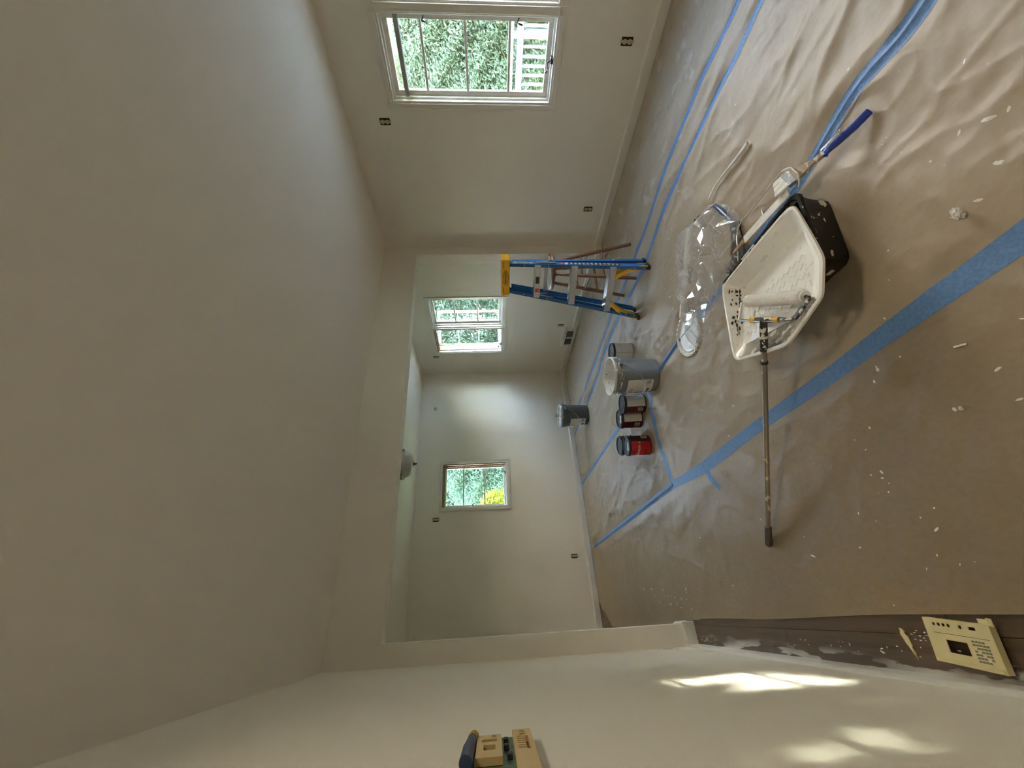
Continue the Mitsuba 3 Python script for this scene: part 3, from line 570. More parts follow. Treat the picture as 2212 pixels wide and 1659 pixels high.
# ------------------------------------------------------------------ opened thermostat on the left wall
t = thing('thermostat', 'opened thermostat with bare green circuit board on the left wall', 'thermostat')
x = L + 0.003
add('back_plate', bx(L, L + 0.008, 0.875, 1.150, 1.278, 1.420, 0.002), 'm_beige', parent=t)
add('circuit_board', bx(L + 0.010, L + 0.013, 0.880, 1.146, 1.315, 1.412, 0.0005), 'm_pcb', parent=t, label='green circuit board')
ts = sbox(0.875, 1.278, 1.152, 1.318).difference(unary_union([Point(1.132, 1.297).buffer(0.007), Point(1.110, 1.297).buffer(0.007)] + [sbox(1.086 - k * 0.016, 1.287, 1.094 - k * 0.016, 1.310) for k in range(6)] + [sbox(0.998, 1.287, 1.094, 1.294)]))
add('terminal_strip', wall_x(L + 0.014, 0.010, ts), 'm_beige', parent=t, label='beige slotted strip')
br = sbox(0.955, 1.342, 1.110, 1.392).difference(unary_union([sbox(1.000, 1.355, 1.035, 1.378), sbox(1.058, 1.352, 1.076, 1.382)]))
add('bracket', wall_x(L + 0.014, 0.012, br), 'm_beige', parent=t, label='beige plastic bracket with a square hole')
for k, (yy, zz) in enumerate(((1.098, 1.333), (1.05, 1.333), (1.125, 1.35), (0.99, 1.328))):
    add('component', bx(L + 0.013, L + 0.022, yy - 0.008, yy + 0.008, zz - 0.005, zz + 0.005, 0.001), 'm_ink', parent=t)
add('capacitor', [tube([(L + 0.026, 1.085, 1.402), (L + 0.026, 1.025, 1.407)], 0.010, 14), tube([(L + 0.026, 1.015, 1.406), (L + 0.026, 0.93, 1.407)], 0.012, 14)], 'm_navy', 40, parent=t, label='blue grey capacitors')
add('capacitor_band', tube([(L + 0.026, 1.112, 1.400), (L + 0.026, 1.090, 1.402)], 0.0105, 14), 'm_gold', 40, parent=t)
add('lead_wire', [tube([(L + 0.02, 1.120, 1.386), (L + 0.03, 1.118, 1.398), (L + 0.026, 1.105, 1.402)], 0.0012, 6), tube([(L + 0.014, 1.105, 1.368), (L + 0.03, 1.09, 1.36), (L + 0.02, 1.085, 1.34)], 0.0012, 6)], 'm_steel', True, parent=t)
# small white access plate with a dark scratch, low on the left wall by the pillar
single('wall_plate', [bx(L, L + 0.003, 2.70, 2.96, 0.10, 0.185, 0.001)], 'm_trim', 'thin painted plate low on the left wall beside the pillar', 'plate')
single('wall_scratch', [beam((L + 0.001, 3.06, 0.262), (L + 0.001, 3.02, 0.215), 0.006, 0.0015, (1, 0, 0)), beam((L + 0.001, 3.01, 0.200), (L + 0.001, 2.99, 0.185), 0.008, 0.0015, (1, 0, 0))], 'm_grille', 'grey gouge in the left wall next to the pillar', 'scratch')

# ------------------------------------------------------------------ stepladder
t = thing('stepladder', 'blue fibreglass stepladder with yellow top cap, folded and leaning on the stool', 'ladder')
A0 = V(2.179, 2.670, 0.004); E_ = V(0.42, -0.9075, 0); E_ /= np.linalg.norm(E_); B_ = V(0.9075, 0.42, 0)          # along the step, and backwards
def lp(al, bk, z): return A0 + E_ * al + B_ * (bk + 0.24 * z) + V(0, 0, z)
def rail(al0, al1, bk, zt, depth, side, fl_=0.026, tk=0.005, bk_top=None, z0=0.02):
    bk_top = bk if bk_top is None else bk_top
    b, e = lp(al0, bk, z0), lp(al1, bk_top, zt)
    web = beam(b + B_ * depth / 2, e + B_ * depth / 2, tk, depth, B_, 0.001)
    f1 = beam(b + E_ * side * fl_ / 2 + B_ * tk / 2, e + E_ * side * fl_ / 2 + B_ * tk / 2, fl_, tk, B_, 0.001)
    f2 = beam(b + E_ * side * fl_ / 2 + B_ * (depth - tk / 2), e + E_ * side * fl_ / 2 + B_ * (depth - tk / 2), fl_, tk, B_, 0.001)
    return CAT([web, f1, f2])
add('rail', rail(0.0, 0.145, 0, 1.125, 0.068, 1), 'm_blue', parent=t); add('rail', rail(0.455, 0.405, 0, 1.125, 0.068, -1), 'm_blue', parent=t)
add('rear_rail', rail(0.022, 0.158, 0.112, 1.10, 0.045, 1, bk_top=0.085), 'm_blue', parent=t); add('rear_rail', rail(0.468, 0.398, 0.112, 1.10, 0.045, -1, bk_top=0.085), 'm_blue', parent=t)
al_l = lambda z: 0.0 + 0.145 * z / 1.125
al_r = lambda z: 0.455 - 0.05 * z / 1.125
for z in (0.305, 0.610, 0.912):
    a, b = lp(al_l(z) + 0.004, 0.034, z), lp(al_r(z) - 0.004, 0.034, z)
    s = add('step', [beam(a, b, 0.080, 0.005, (0, 0, 1), 0.001), beam(lp(al_l(z) + 0.004, -0.004, z - 0.024), lp(al_r(z) - 0.004, -0.004, z - 0.024), 0.004, 0.050, (0, 0, 1), 0.001), beam(lp(al_l(z) + 0.004, 0.072, z - 0.018), lp(al_r(z) - 0.004, 0.072, z - 0.018), 0.004, 0.036, (0, 0, 1))], 'm_alu', parent=t)
    if z > 0.9:
        for k, (u0, u1, m_) in enumerate(((0.05, 0.30, 'm_label_white'), (0.33, 0.56, 'm_ink'), (0.60, 0.72, 'm_label_white'), (0.74, 0.86, 'm_label_red'))):
            q = lambda u: lp(al_r(z) - 0.02 - u * (al_r(z) - al_l(z) - 0.04), -0.0068, z - 0.024)
            add('sticker', beam(q(u0), q(u1), 0.0012, 0.030, (0, 0, 1)), m_, parent=t)
for z in (0.25, 0.55, 0.80):
    add('rear_brace', beam(lp(al_l(z) + 0.02, 0.135, z), lp(al_r(z) + 0.012, 0.135, z), 0.020, 0.028, (0, 0, 1), 0.002), 'm_alu', parent=t)
cap = obox(lp(0.287, 0.052, 1.160), np.array([E_, B_, [0, 0, 1]]), (0.163, 0.075, 0.036), 0.008)
ck = add('top_cap', cap, 'm_yellow', 25, parent=t, label='yellow plastic top cap')
fo = lp(0.287, 0.052, 1.160) - B_ * 0.0752
oval = Point(0, 0).buffer(1.0, 24)
ring = lambda a, b, th: extr(trimesh_scale(oval, a, b), th, lambda x_, y_, c_: fo + x_[:, None] * E_ + y_[:, None] * V(0, 0, 1) - c_[:, None] * B_)
from shapely import affinity
def trimesh_scale(p, a, b): return affinity.scale(p, a, b)
add('logo_oval', ring(0.064, 0.0235, 0.0012), 'm_ink', parent=ck, label='black oval emblem')
add('logo_field', ring(0.060, 0.0195, 0.0016), 'm_yellow', parent=ck)
wm = meshkit.text_mesh('WERNER', 0.017, 0.001, bold=True); wm.vertices -= [wm.bounds[:, 0].mean(), wm.bounds[:, 1].mean(), 0]; wm.vertices[:, 0] *= 0.100 / np.ptp(wm.bounds[:, 0])
add('logo_lettering', placed(wm, fo - B_ * 0.0015, E_, V(0, 0, 1), -B_), 'm_ink', parent=ck)
for s in (-1, 1):
    add('cap_marking', obox(fo + E_ * s * 0.112 + V(0, 0, 0.017) - B_ * 0.0004, np.array([E_, B_, [0, 0, 1]]), (0.027, 0.0006, 0.003)), 'm_label_red', parent=ck)
# yellow knee braces at the foot of both rails, front and rear
for side, (f0, f1) in ((1, (0.008, 0.13)), (-1, (0.447, 0.325))):
    for bk in (0.004, 0.060):
        P_ = []
        for k in range(11):
            q = k / 10; z = 0.275 * (1 - q) + 0.025 * q
            w = f1 + (f0 - f1) * (1 - (1 - q) ** 2.0)
            P_.append(lp(w, bk, z))
        strips = [beam(P_[k], P_[k + 1] + (P_[k + 1] - P_[k]) * 0.12, 0.034, 0.005, B_) for k in range(10)]
        add('foot_brace', strips, 'm_yellow', parent=t, label='curved yellow foot brace')
for al, bk, w, d in ((0.004, 0.036, 0.034, 0.085), (0.451, 0.036, 0.034, 0.085), (0.026, 0.135, 0.03, 0.055), (0.464, 0.135, 0.03, 0.055)):
    add('foot', obox(lp(al, bk, 0.0) + V(0, 0, 0.012), np.array([E_, B_, [0, 0, 1]]), (w / 2, d / 2, 0.012), 0.003), 'm_black', parent=t)
for al, s in ((0.455, 1), (0.0, -1)):
    off = (lambda z: al_r(z) + 0.006) if s > 0 else (lambda z: al_l(z) + 0.03)
    add('spreader', [beam(lp(off(0.90), 0.02, 0.90), lp(off(0.76), 0.115, 0.76), 0.004, 0.020, B_, 0.001), beam(lp(off(0.90) + s * 0.006, 0.03, 0.895), lp(off(0.74) + s * 0.006, 0.03, 0.74), 0.004, 0.022, B_, 0.001)], 'm_alu', parent=t)
wz = lambda al, bk, z: lp(al, bk, z)
def on_web(z0, z1, b0, b1, m_, key='sticker', lift=0.0036):
    q0, q1 = wz(al_r(z0) + lift, (b0 + b1) / 2, z0), wz(al_r(z1) + lift, (b0 + b1) / 2, z1)
    add(key, beam(q0, q1, 0.0012, b1 - b0, B_), m_, parent=t)
on_web(0.70, 0.665, 0.012, 0.054, 'm_label_red'); on_web(0.665, 0.640, 0.012, 0.054, 'm_label_white'); on_web(0.637, 0.225, 0.012, 0.054, 'm_ink'); on_web(1.09, 0.93, 0.020, 0.046, 'm_label_white'); on_web(1.07, 0.95, 0.028, 0.038, 'm_ink', lift=0.0046)
for k in range(12):
    z = 0.620 - k * 0.033
    for b in (0.018, 0.036):
        on_web(z, z - 0.016, b, b + 0.011, 'm_label_white', 'sticker_mark', 0.0048)
for z in (0.05, 0.12, 0.305, 0.61, 0.80, 0.912, 1.0):
    for al in (al_l(z) + 0.012, al_r(z) - 0.012):
        add('rivet', trimesh.creation.icosphere(1, 0.0058).apply_translation(lp(al, -0.001, z)), 'm_alu', True, parent=t)

# ------------------------------------------------------------------ stool behind the ladder
t = thing('stool', 'round wooden bar stool standing behind the blue stepladder', 'stool')
SC = V(2.785, 2.700, 0); LEGF = [V(2.870, 2.455, 0), V(2.520, 2.530, 0), V(2.612, 2.850, 0), V(2.965, 2.790, 0)]
add('seat', lathe([(0, 0.700), (0.150, 0.700), (0.166, 0.707), (0.170, 0.720), (0.166, 0.734), (0.150, 0.740), (0, 0.738)], SC), 'm_stool', 30, parent=t)
add('seat_top', lathe([(0, 0.7405), (0.143, 0.7415), (0.150, 0.7405), (0.150, 0.7390)], SC), 'm_stool_top', 30, parent=t, label='worn greyish seat top')
lt = [SC + (unit(V(*(f - SC)[:2], 0)) * 0.10) + V(0, 0, 0.702) for f in LEGF]
fz = [f + V(0, 0, 0.006) for f in LEGF]
for a, b in zip(lt, fz):
    k = np.linspace(0, 1, 9)[:, None]
    add('leg', tube(a + (b - a) * k, 0.013 + 0.0045 * np.sin(np.linspace(0.3, 2.9, 9)), 12), 'm_stool', True, parent=t)
leg = lambda i, z: fz[i] + (lt[i] - fz[i]) * ((z - fz[i][2]) / (lt[i][2] - fz[i][2]))
for i, (za, zb) in enumerate(((0.27, 0.27), (0.20, 0.20), (0.27, 0.27), (0.20, 0.20))):
    add('stretcher', tube([leg(i, za), (leg(i, za) + leg((i + 1) % 4, zb)) / 2, leg((i + 1) % 4, zb)], [0.0085, 0.011, 0.0085], 10), 'm_stool', True, parent=t)
    add('stretcher', tube([leg(i, za + 0.19), (leg(i, za + 0.19) + leg((i + 1) % 4, zb + 0.19)) / 2, leg((i + 1) % 4, zb + 0.19)], [0.0085, 0.011, 0.0085], 10), 'm_stool', True, parent=t)

# ------------------------------------------------------------------ five-gallon buckets
def az(v): return math.degrees(math.atan2(v[1], v[0]))
def bucket(c, label, body, open_, lab_az, s=1.0):
    c = V(*c); t = thing('bucket', label, 'bucket')
    r = lambda z: (0.130 + 0.021 * z / 0.37)
    hgt = 0.365
    prof = [(0, 0.004), (0.122, 0.0), (0.129, 0.004), (r(0.02), 0.02), (r(0.285), 0.285), (r(0.285) + 0.006, 0.287), (r(0.29) + 0.006, 0.292), (r(0.295) + 0.001, 0.295)]
    add('body', lathe(prof, c, 56), body, 40, parent=t)
    rim = [(r(0.295), 0.294), (r(0.30) + 0.001, 0.312), (r(0.31) + 0.008, 0.315), (r(0.31) + 0.008, 0.320), (r(0.31) + 0.002, 0.323), (r(0.33) + 0.002, 0.337), (r(0.33) + 0.008, 0.340), (r(0.33) + 0.008, 0.345), (r(0.34) + 0.001, 0.348), (r(0.35) + 0.002, 0.360), (r(0.36) + 0.004, 0.364), (r(0.365), hgt), (r(0.36) - 0.004, 0.362)]
    add('rim', lathe(rim[:9], c, 56), 'm_rim_splashed' if open_ else body, 40, parent=t, label='ribbed rim splashed with white paint' if open_ else 'ribbed rim')
    add('lip', lathe(rim[8:], c, 56), 'm_white_paint' if open_ else 'm_rim_splashed', 40, parent=t, label='lip coated in white paint')
    if open_:
        add('inside', lathe([(r(0.36) - 0.004, 0.362), (r(0.1) - 0.006, 0.10), (0.118, 0.055), (0, 0.052)], c, 56), 'm_bucket_in', 40, parent=t, label='white paint-coated inside')
    else:
        add('lid', lathe([(0, 0.372), (0.125, 0.372), (0.128, 0.382), (0.150, 0.384), (0.158, 0.376), (0.158, 0.350), (0.154, 0.348)], c, 56), 'm_rim_splashed', 40, parent=t, label='lid smeared with white paint')
    a = math.radians(lab_az)
    ears = [c + V(math.cos(a + s_ * 1.35), math.sin(a + s_ * 1.35), 0) * (r(0.30) + 0.010) + V(0, 0, 0.303) for s_ in (-1, 1)]
    for e in ears: add('ear', obox(e, np.array([unit((e - c) * V(1, 1, 0)), unit(np.cross((e - c) * V(1, 1, 0), [0, 0, 1])), [0, 0, 1]]), (0.008, 0.016, 0.014), 0.003), body, parent=t)
    w = []
    for k in range(25):
        q = k / 24; th_ = a - 1.35 + 2.70 * q; drop = math.sin(math.pi * q)
        w.append(c + V(math.cos(th_), math.sin(th_), 0) * (r(0.3) + 0.012 + 0.016 * drop) + V(0, 0, 0.303 - 0.175 * drop ** 0.9))
    add('bail', tube(w, 0.0022, 7), 'm_steel', True, parent=t, label='wire bail handle hanging down')
    add('grip', tube(w[10:15], 0.007, 10), 'm_label_white', True, parent=t)
    l0, l1 = lab_az - 38, lab_az + 22
    lb = add('sticker', patch(c, r(0.05), r(0.255), 0.05, 0.255, l0, l1), 'm_label_white', 40, parent=t, label='white printed label')
    for k in range(7): add('print_line', patch(c, r(0.10 + k * 0.02) + 0.0012, r(0.108 + k * 0.02) + 0.0012, 0.130 + k * 0.016, 0.136 + k * 0.016, l0 + 4, l0 + 20 + (k * 7) % 12, 0.0006, 6), 'm_grille', parent=lb)
    for k in range(9): add('barcode_bar', patch(c, r(0.07) + 0.0012, r(0.105) + 0.0012, 0.070, 0.105, l1 - 16 + k * 1.5, l1 - 15.3 + k * 1.5, 0.0006, 1), 'm_ink', parent=lb)
    for k in (0, 1): add('print_mark', patch(c, r(0.07) + 0.0012, r(0.095) + 0.0012, 0.072, 0.094, l0 + 5 + k * 12, l0 + 13 + k * 12, 0.0006, 4), 'm_ink', parent=lb)
    add('red_band', patch(c, r(0.05), r(0.255), 0.045, 0.26, l0 - 9, l0 - 0.5), 'm_can_dark', 40, parent=t, label='dark red label edge')
    return t
left_dir, cam_dir = az((-0.863, 0.505)), az((-0.55, -0.83))
bucket((1.624, 2.712, 0.003), 'open grey five-gallon bucket, white inside, standing before the paint cans', 'm_bucket_grey', True, 203)
b2 = bucket((2.313, 4.866, 0.003), 'dark grey lidded bucket standing in the far room near the wall', 'm_bucket_dark', False, 203)
t = thing('clamp', 'small metal clip standing on the lid of the far bucket', 'clip')
add('jaw', [bx(2.295, 2.301, 4.84, 4.87, 0.387, 0.425, 0.001), bx(2.320, 2.326, 4.84, 4.87, 0.387, 0.425, 0.001)], 'm_steel', parent=t)
add('bridge', bx(2.290, 2.331, 4.845, 4.865, 0.425, 0.433, 0.002), 'm_black', parent=t)

# ------------------------------------------------------------------ one-gallon paint cans
def can(c, label, body, labels_=(), bail='side', lid_label=None, face=235, lid='m_can_lid', tall=0.190):
    c = V(*c, 0.004); t = thing('paint_can', label, 'paint can', 'one-gallon paint cans'); r = 0.0815
    add('body', lathe([(0, 0.002), (r - 0.003, 0.002), (r, 0.0), (r + 0.0018, 0.003), (r, 0.007), (r, tall - 0.014), (r + 0.001, tall - 0.012)], c, 44), body, 40, parent=t)
    add('lid', lathe([(r, tall - 0.020), (r + 0.0035, tall - 0.018), (r + 0.0038, tall - 0.004), (r + 0.0015, tall), (r - 0.008, tall), (r - 0.012, tall - 0.006), (0, tall - 0.005)], c, 44), lid, 35, parent=t, label='black plastic lid')
    for z0, z1, a0, a1, m_ in labels_:
        add('sticker', patch(c, r, r, z0, z1, face + a0, face + a1), m_, 40, parent=t)
    ea = [c + V(math.cos(math.radians(face + s * 90)), math.sin(math.radians(face + s * 90)), 0) * (r + 0.003) + V(0, 0, tall - 0.035) for s in (-1, 1)]
    for e in ea: add('ear', trimesh.creation.icosphere(2, 0.007).apply_translation(e), body, True, parent=t)
    w = []
    for k in range(25):
        q = k / 24 * math.pi; u = -math.cos(q)
        base = (ea[0] + ea[1]) / 2 + (ea[1] - ea[0]) / 2 * u; lift = math.sin(q) * 0.098
        fdir = V(math.cos(math.radians(face)), math.sin(math.radians(face)), 0)
        if bail == 'up': d = V(0, 0, 1) * lift * 0.95 - fdir * lift * 0.25
        elif bail == 'over': d = V(0, 0, 1) * (0.045 * math.sin(q)) + fdir * lift * 0.75
        else: d = fdir * max(0, math.sin(q)) * (r + 0.010 - 0.0) * 1.0 - V(0, 0, 1) * lift * 0.45
        w.append(base + d)
    add('bail', tube(w, 0.0016, 6), 'm_steel', True, parent=t, label='wire bail handle')
    if lid_label: add('lid_sticker', obox(c + V(-0.02, -0.03, tall - 0.004 + 0.001), np.array([[0.86, -0.5, 0], [0.5, 0.86, 0], [0, 0, 1]]), (0.034, 0.018, 0.0006)), 'm_label_white', parent=t)
    return t, c, r
wl = (0.012, 0.168, -8, 78, 'm_label_white')
t, c, r = can((1.186, 3.130), 'bright red paint can with white lettering, nearest of the red cans', 'm_can_dark', ((0.010, 0.172, -95, 38, 'm_can_red'), (0.030, 0.075, 58, 84, 'm_label_white'), (0.095, 0.110, 26, 36, 'm_gold')), bail='over', lid_label=True)
wm = meshkit.text_mesh('PREMIUM', 0.017, 0.001)
add('lettering', bend(wm, c, r + 0.0012, 235 - 22, 0.100, 0.0009), 'm_label_white', parent=t, label='white word on the red label')
for k in range(9): add('barcode_bar', patch(c, r + 0.0012, r + 0.0012, 0.036, 0.069, 295 + k * 2.6, 296.3 + k * 2.6, 0.0006, 1), 'm_ink', parent=t)
for k, (aa, zz) in enumerate(((-40, 0.05), (-28, 0.042), (-15, 0.055), (-50, 0.14), (-38, 0.152), (-25, 0.145))):
    add('leaf_print', obox(c + V(math.cos(math.radians(235 + aa)), math.sin(math.radians(235 + aa)), 0) * (r + 0.0014) + V(0, 0, zz), np.array([[-math.sin(math.radians(235 + aa)), math.cos(math.radians(235 + aa)), 0], [math.cos(math.radians(235 + aa)), math.sin(math.radians(235 + aa)), 0], [0, 0, 1]]), (0.007, 0.0006, 0.0045), 0.0), 'm_can_dark', parent=t)
can((1.253, 3.299), 'dark red paint can behind the bright red can, its wire handle raised', 'm_can_dark', (), bail='up')
t, c, r = can((1.455, 3.171), 'dark red paint can with white lid label, left of the can beside the bucket', 'm_can_dark', (wl, (0.028, 0.072, -40, -16, 'm_label_white')), bail='up', lid_label=True)
for k in range(8): add('barcode_bar', patch(c, r + 0.0012, r + 0.0012, 0.033, 0.067, 235 - 38 + k * 2.5, 235 - 36.7 + k * 2.5, 0.0006, 1), 'm_ink', parent=t)
t, c, r = can((1.530, 3.029), 'dark red paint can with white side label, tucked against the grey bucket', 'm_can_dark', (wl, (0.028, 0.072, -40, -16, 'm_label_white')), bail='over')
for k in range(8): add('barcode_bar', patch(c, r + 0.0012, r + 0.0012, 0.033, 0.067, 235 - 38 + k * 2.5, 235 - 36.7 + k * 2.5, 0.0006, 1), 'm_ink', parent=t)
can((2.064, 3.011), 'silver grey paint can with black lid behind the open grey bucket', 'm_can_silver', ((0.012, 0.165, -100, -5, 'm_label_white'), (0.012, 0.165, -2, 90, 'm_label_white')), bail='side')

# ------------------------------------------------------------------ black tub with the paint tray on it
t = thing('paint_tub', 'large black paint-splashed tub on the paper under the white tray', 'tub')
rim4 = np.array([(1.354, 0.900), (1.402, 1.461), (1.087, 1.523), (1.039, 0.962)]); ctr = rim4.mean(0)
def rrect(q, rad, sc_=1.0):
    p = Polygon(ctr + (q - ctr) * sc_).buffer(-rad).buffer(rad, 6); return np.array(p.exterior.coords)[:-1]
def resamp(q, n):
    q = np.vstack([q, q[:1]]); s = np.r_[0, np.cumsum(np.linalg.norm(np.diff(q, axis=0), axis=1))]; k = np.arange(n) / n * s[-1]
    return np.stack([np.interp(k, s, q[:, 0]), np.interp(k, s, q[:, 1])], 1)
def loft(rings):
    """rings: list of (n x 2 outline, z or n heights); closed skin between them."""
    n = len(rings[0][0]); v = np.concatenate([np.c_[q, np.broadcast_to(z, (n,))] for q, z in rings]); f = []
    for i in range(len(rings) - 1):
        for j in range(n):
            a0, a1 = i * n + j, i * n + (j + 1) % n
            f += [[a0, a1, a1 + n], [a0, a1 + n, a0 + n]]
    return trimesh.Trimesh(v, f, process=False)
def fan(q, z):
    n = len(q); zz = np.broadcast_to(z, (n,)); v = np.vstack([np.c_[q, zz], [[*q.mean(0), zz.mean()]]])
    return trimesh.Trimesh(v, [[j, (j + 1) % n, n] for j in range(n)], process=False)
def ro(sc_, off=0.0):
    q = resamp(rrect(rim4, 0.035, sc_), 72)
    return q + off * (q - ctr) / np.linalg.norm(q - ctr, axis=1, keepdims=True)
add('body', [loft([(ro(0.90), 0.005), (ro(0.93), 0.008), (ro(0.955), 0.09), (ro(0.985), 0.125), (ro(0.975), 0.128), (ro(0.94), 0.09), (ro(0.90), 0.014)]), fan(ro(0.90), 0.005), fan(ro(0.90), 0.014)], 'm_tub', 35, parent=t)
add('rim', loft([(ro(0.985), 0.122), (ro(1.0), 0.124), (ro(1.012), 0.130), (ro(1.012), 0.138), (ro(1.0), 0.142), (ro(0.945), 0.140), (ro(0.938), 0.128)]), 'm_tub', 35, parent=t, label='rolled rim crusted with white paint')
ear = V(1.352, 0.900, 0.140)
add('bail', tube([(1.352, 0.888, 0.142), (1.346, 0.866, 0.158), (1.372, 0.848, 0.166), (1.440, 0.868, 0.150), (1.492, 0.903, 0.120), (1.540, 0.945, 0.095), (1.580, 1.015, 0.070), (1.617, 1.098, 0.050), (1.655, 1.190, 0.028), (1.664, 1.230, 0.024), (1.680, 1.290, 0.026), (1.640, 1.318, 0.048), (1.560, 1.310, 0.085), (1.462, 1.290, 0.125), (1.400, 1.300, 0.140)], 0.0032, 8), 'm_dry_white', True, parent=t, label='thin paint-coated wire handle lying over')
add('bail_eye', [trimesh.creation.torus(0.009, 0.004, 16, 8).apply_translation((1.388, 0.950, 0.146)), trimesh.creation.icosphere(2, 0.011).apply_translation((1.400, 0.958, 0.145))], 'm_dry_white', True, parent=t)

# the white tray: five-cornered rim, deep at the right, a ribbed ramp
t = thing('paint_tray', 'white plastic paint tray with ribbed ramp resting on the black tub', 'paint tray')
RIM = np.array([(1.290, 0.927, 0.172), (1.347, 1.420, 0.172), (0.966, 1.494, 0.202), (0.818, 1.159, 0.240), (0.869, 0.967, 0.230), (0.994, 0.920, 0.202)])
FLO = np.array([(1.252, 1.000, 0.096), (1.312, 1.392, 0.092), (1.020, 1.460, 0.160), (0.938, 1.199, 0.166), (0.946, 1.040, 0.163), (1.060, 0.985, 0.142)])
def ring3(q, n=90, rad=0.02):
    p = Polygon(q[:, :2]).buffer(-rad).buffer(rad, 5); c2 = resamp(np.array(p.exterior.coords)[:-1], n)
    # start near the first corner so rings line up
    k = np.argmin(np.linalg.norm(c2 - q[0, :2], axis=1)); c2 = np.roll(c2, -k, 0)
    if Polygon(c2).exterior.is_ccw: c2 = np.roll(c2[::-1], 1, 0)
    A = np.c_[q[:, :2], np.ones(len(q))]; co, *_ = np.linalg.lstsq(A, q[:, 2], rcond=None)
    return np.c_[c2, np.c_[c2, np.ones(n)] @ co], co
rimr, rco = ring3(RIM); flor, fco = ring3(FLO, rad=0.012)
# pair the two rings by corner fraction
def by_corner(q, corners, per=15):
    out = []
    for a, b in zip(corners, np.roll(corners, -1, 0)):
        for k in range(per): out.append(a + (b - a) * k / per)
    return np.array(out)
def rounded(corners, per=15, it=2):
    p = by_corner(None, corners, per)
    for _ in range(it): p = 0.5 * p + 0.25 * (np.roll(p, 1, 0) + np.roll(p, -1, 0))
    return p
rr_, ff_ = rounded(RIM, 15, 3), rounded(FLO, 15, 2)
cR = rr_.mean(0)
def grow(p, d):
    o = p - cR; o[:, 2] = 0; o /= np.linalg.norm(o, axis=1, keepdims=True); return p + o * d
def loft3(rings, sel=None):
    n = len(rings[0]); v = np.concatenate(rings); f = []
    for i in range(len(rings) - 1):
        for j in (range(n) if sel is None else sel):
            a0, a1 = i * n + j % n, i * n + (j + 1) % n
            f += [[a0, a1, a1 + n], [a0, a1 + n, a0 + n]]
    return trimesh.Trimesh(v, f, process=False)
UP = V(0, 0, 1)
white_sel = [j for j in range(90) if not (31 <= j < 59)]
clear_sel = [j for j in range(90) if 31 <= j < 59]
mid = rr_ * 0.5 + ff_ * 0.5 - UP * 0.006
add('walls', loft3([rr_ - UP * 0.004, mid, ff_], white_sel), 'm_tray', 30, parent=t)
add('clear_side', loft3([rr_ - UP * 0.004, mid, ff_ + UP * 0.0], clear_sel), 'm_clear_side', 30, parent=t, label='see-through side smeared with dried paint')
add('rim', loft3([rr_ - UP * 0.004, rr_, grow(rr_, 0.004) + UP * 0.002, grow(rr_, 0.014), grow(rr_, 0.015) - UP * 0.008, grow(rr_, 0.012) - UP * 0.009, grow(rr_, 0.011) - UP * 0.003, rr_ - UP * 0.004]), 'm_tray', 40, parent=t)
fc = ff_.mean(0); ftri = trimesh.Trimesh(np.vstack([ff_, [fc]]), [[j, (j + 1) % 90, 90] for j in range(90)], process=False)
add('ramp', [ftri, trimesh.Trimesh(ftri.vertices - [0, 0, 0.003], ftri.faces, process=False)], 'm_tray', True, parent=t)
co, *_ = np.linalg.lstsq(np.c_[FLO[:, :2], np.ones(6)], FLO[:, 2], rcond=None)
fzz = lambda x_, y_: co[0] * x_ + co[1] * y_ + co[2]
inner = Polygon(FLO[:, :2]).buffer(-0.022)
u_dir, v_dir = unit(V(0.10, 0.99)), unit(V(-0.99, 0.10))
from scipy.interpolate import LinearNDInterpolator
finterp = LinearNDInterpolator(np.vstack([ff_, [fc]])[:, :2], np.vstack([ff_, [fc]])[:, 2])
for rr0 in range(6):
    run = []
    for kk in range(26):
        q = V(1.128, 1.000) + v_dir * (rr0 * 0.043) + u_dir * (kk * 0.017) + v_dir * (0.010 * (1 if kk % 2 else -1))
        if inner.contains(Point(*q)): run.append(q)
    if len(run) > 2:
        p3 = [V(*q, float(finterp(*q)) + 0.0006) for q in run]
        dense = np.concatenate([[p3[i] + (p3[i + 1] - p3[i]) * k / 3 for k in range(3)] for i in range(len(p3) - 1)] + [[p3[-1]]])
        add('ridge', tube(dense, 0.0027, 6), 'm_tray', True, parent=t)

# dried black-specked paint crust on the left inner wall of the tray
cr = []
for _ in range(34):
    s = 16 + rng.random() * 11; j = int(s); q = 0.2 + 0.7 * rng.random()
    p = rr_[j] * (1 - q) + ff_[j] * q
    d = unit(rr_[(j + 1) % 90] - rr_[j - 1]); nrm = unit(np.cross(d, ff_[j] - rr_[j])); nrm = nrm if (cR - p) @ nrm > 0 else -nrm
    a_, b_ = 0.004 + 0.010 * rng.random(), 0.002 + 0.004 * rng.random(); e_ = unit(ff_[j] - rr_[j])
    cr.append(hull([p + nrm * h_ + (d * math.cos(w) * a_ + e_ * math.sin(w) * b_) * (0.65 + 0.5 * rng.random()) for w in np.linspace(0, 2 * math.pi, 9)[:-1] for h_ in (0.0008, 0.0028)]))
add('dark_specks', cr, 'm_black', parent=t, label='black gaps in the paint crust')
labels[[k for k in scene if k.startswith(t + '__dark_specks')][0]]['kind'] = 'stuff'

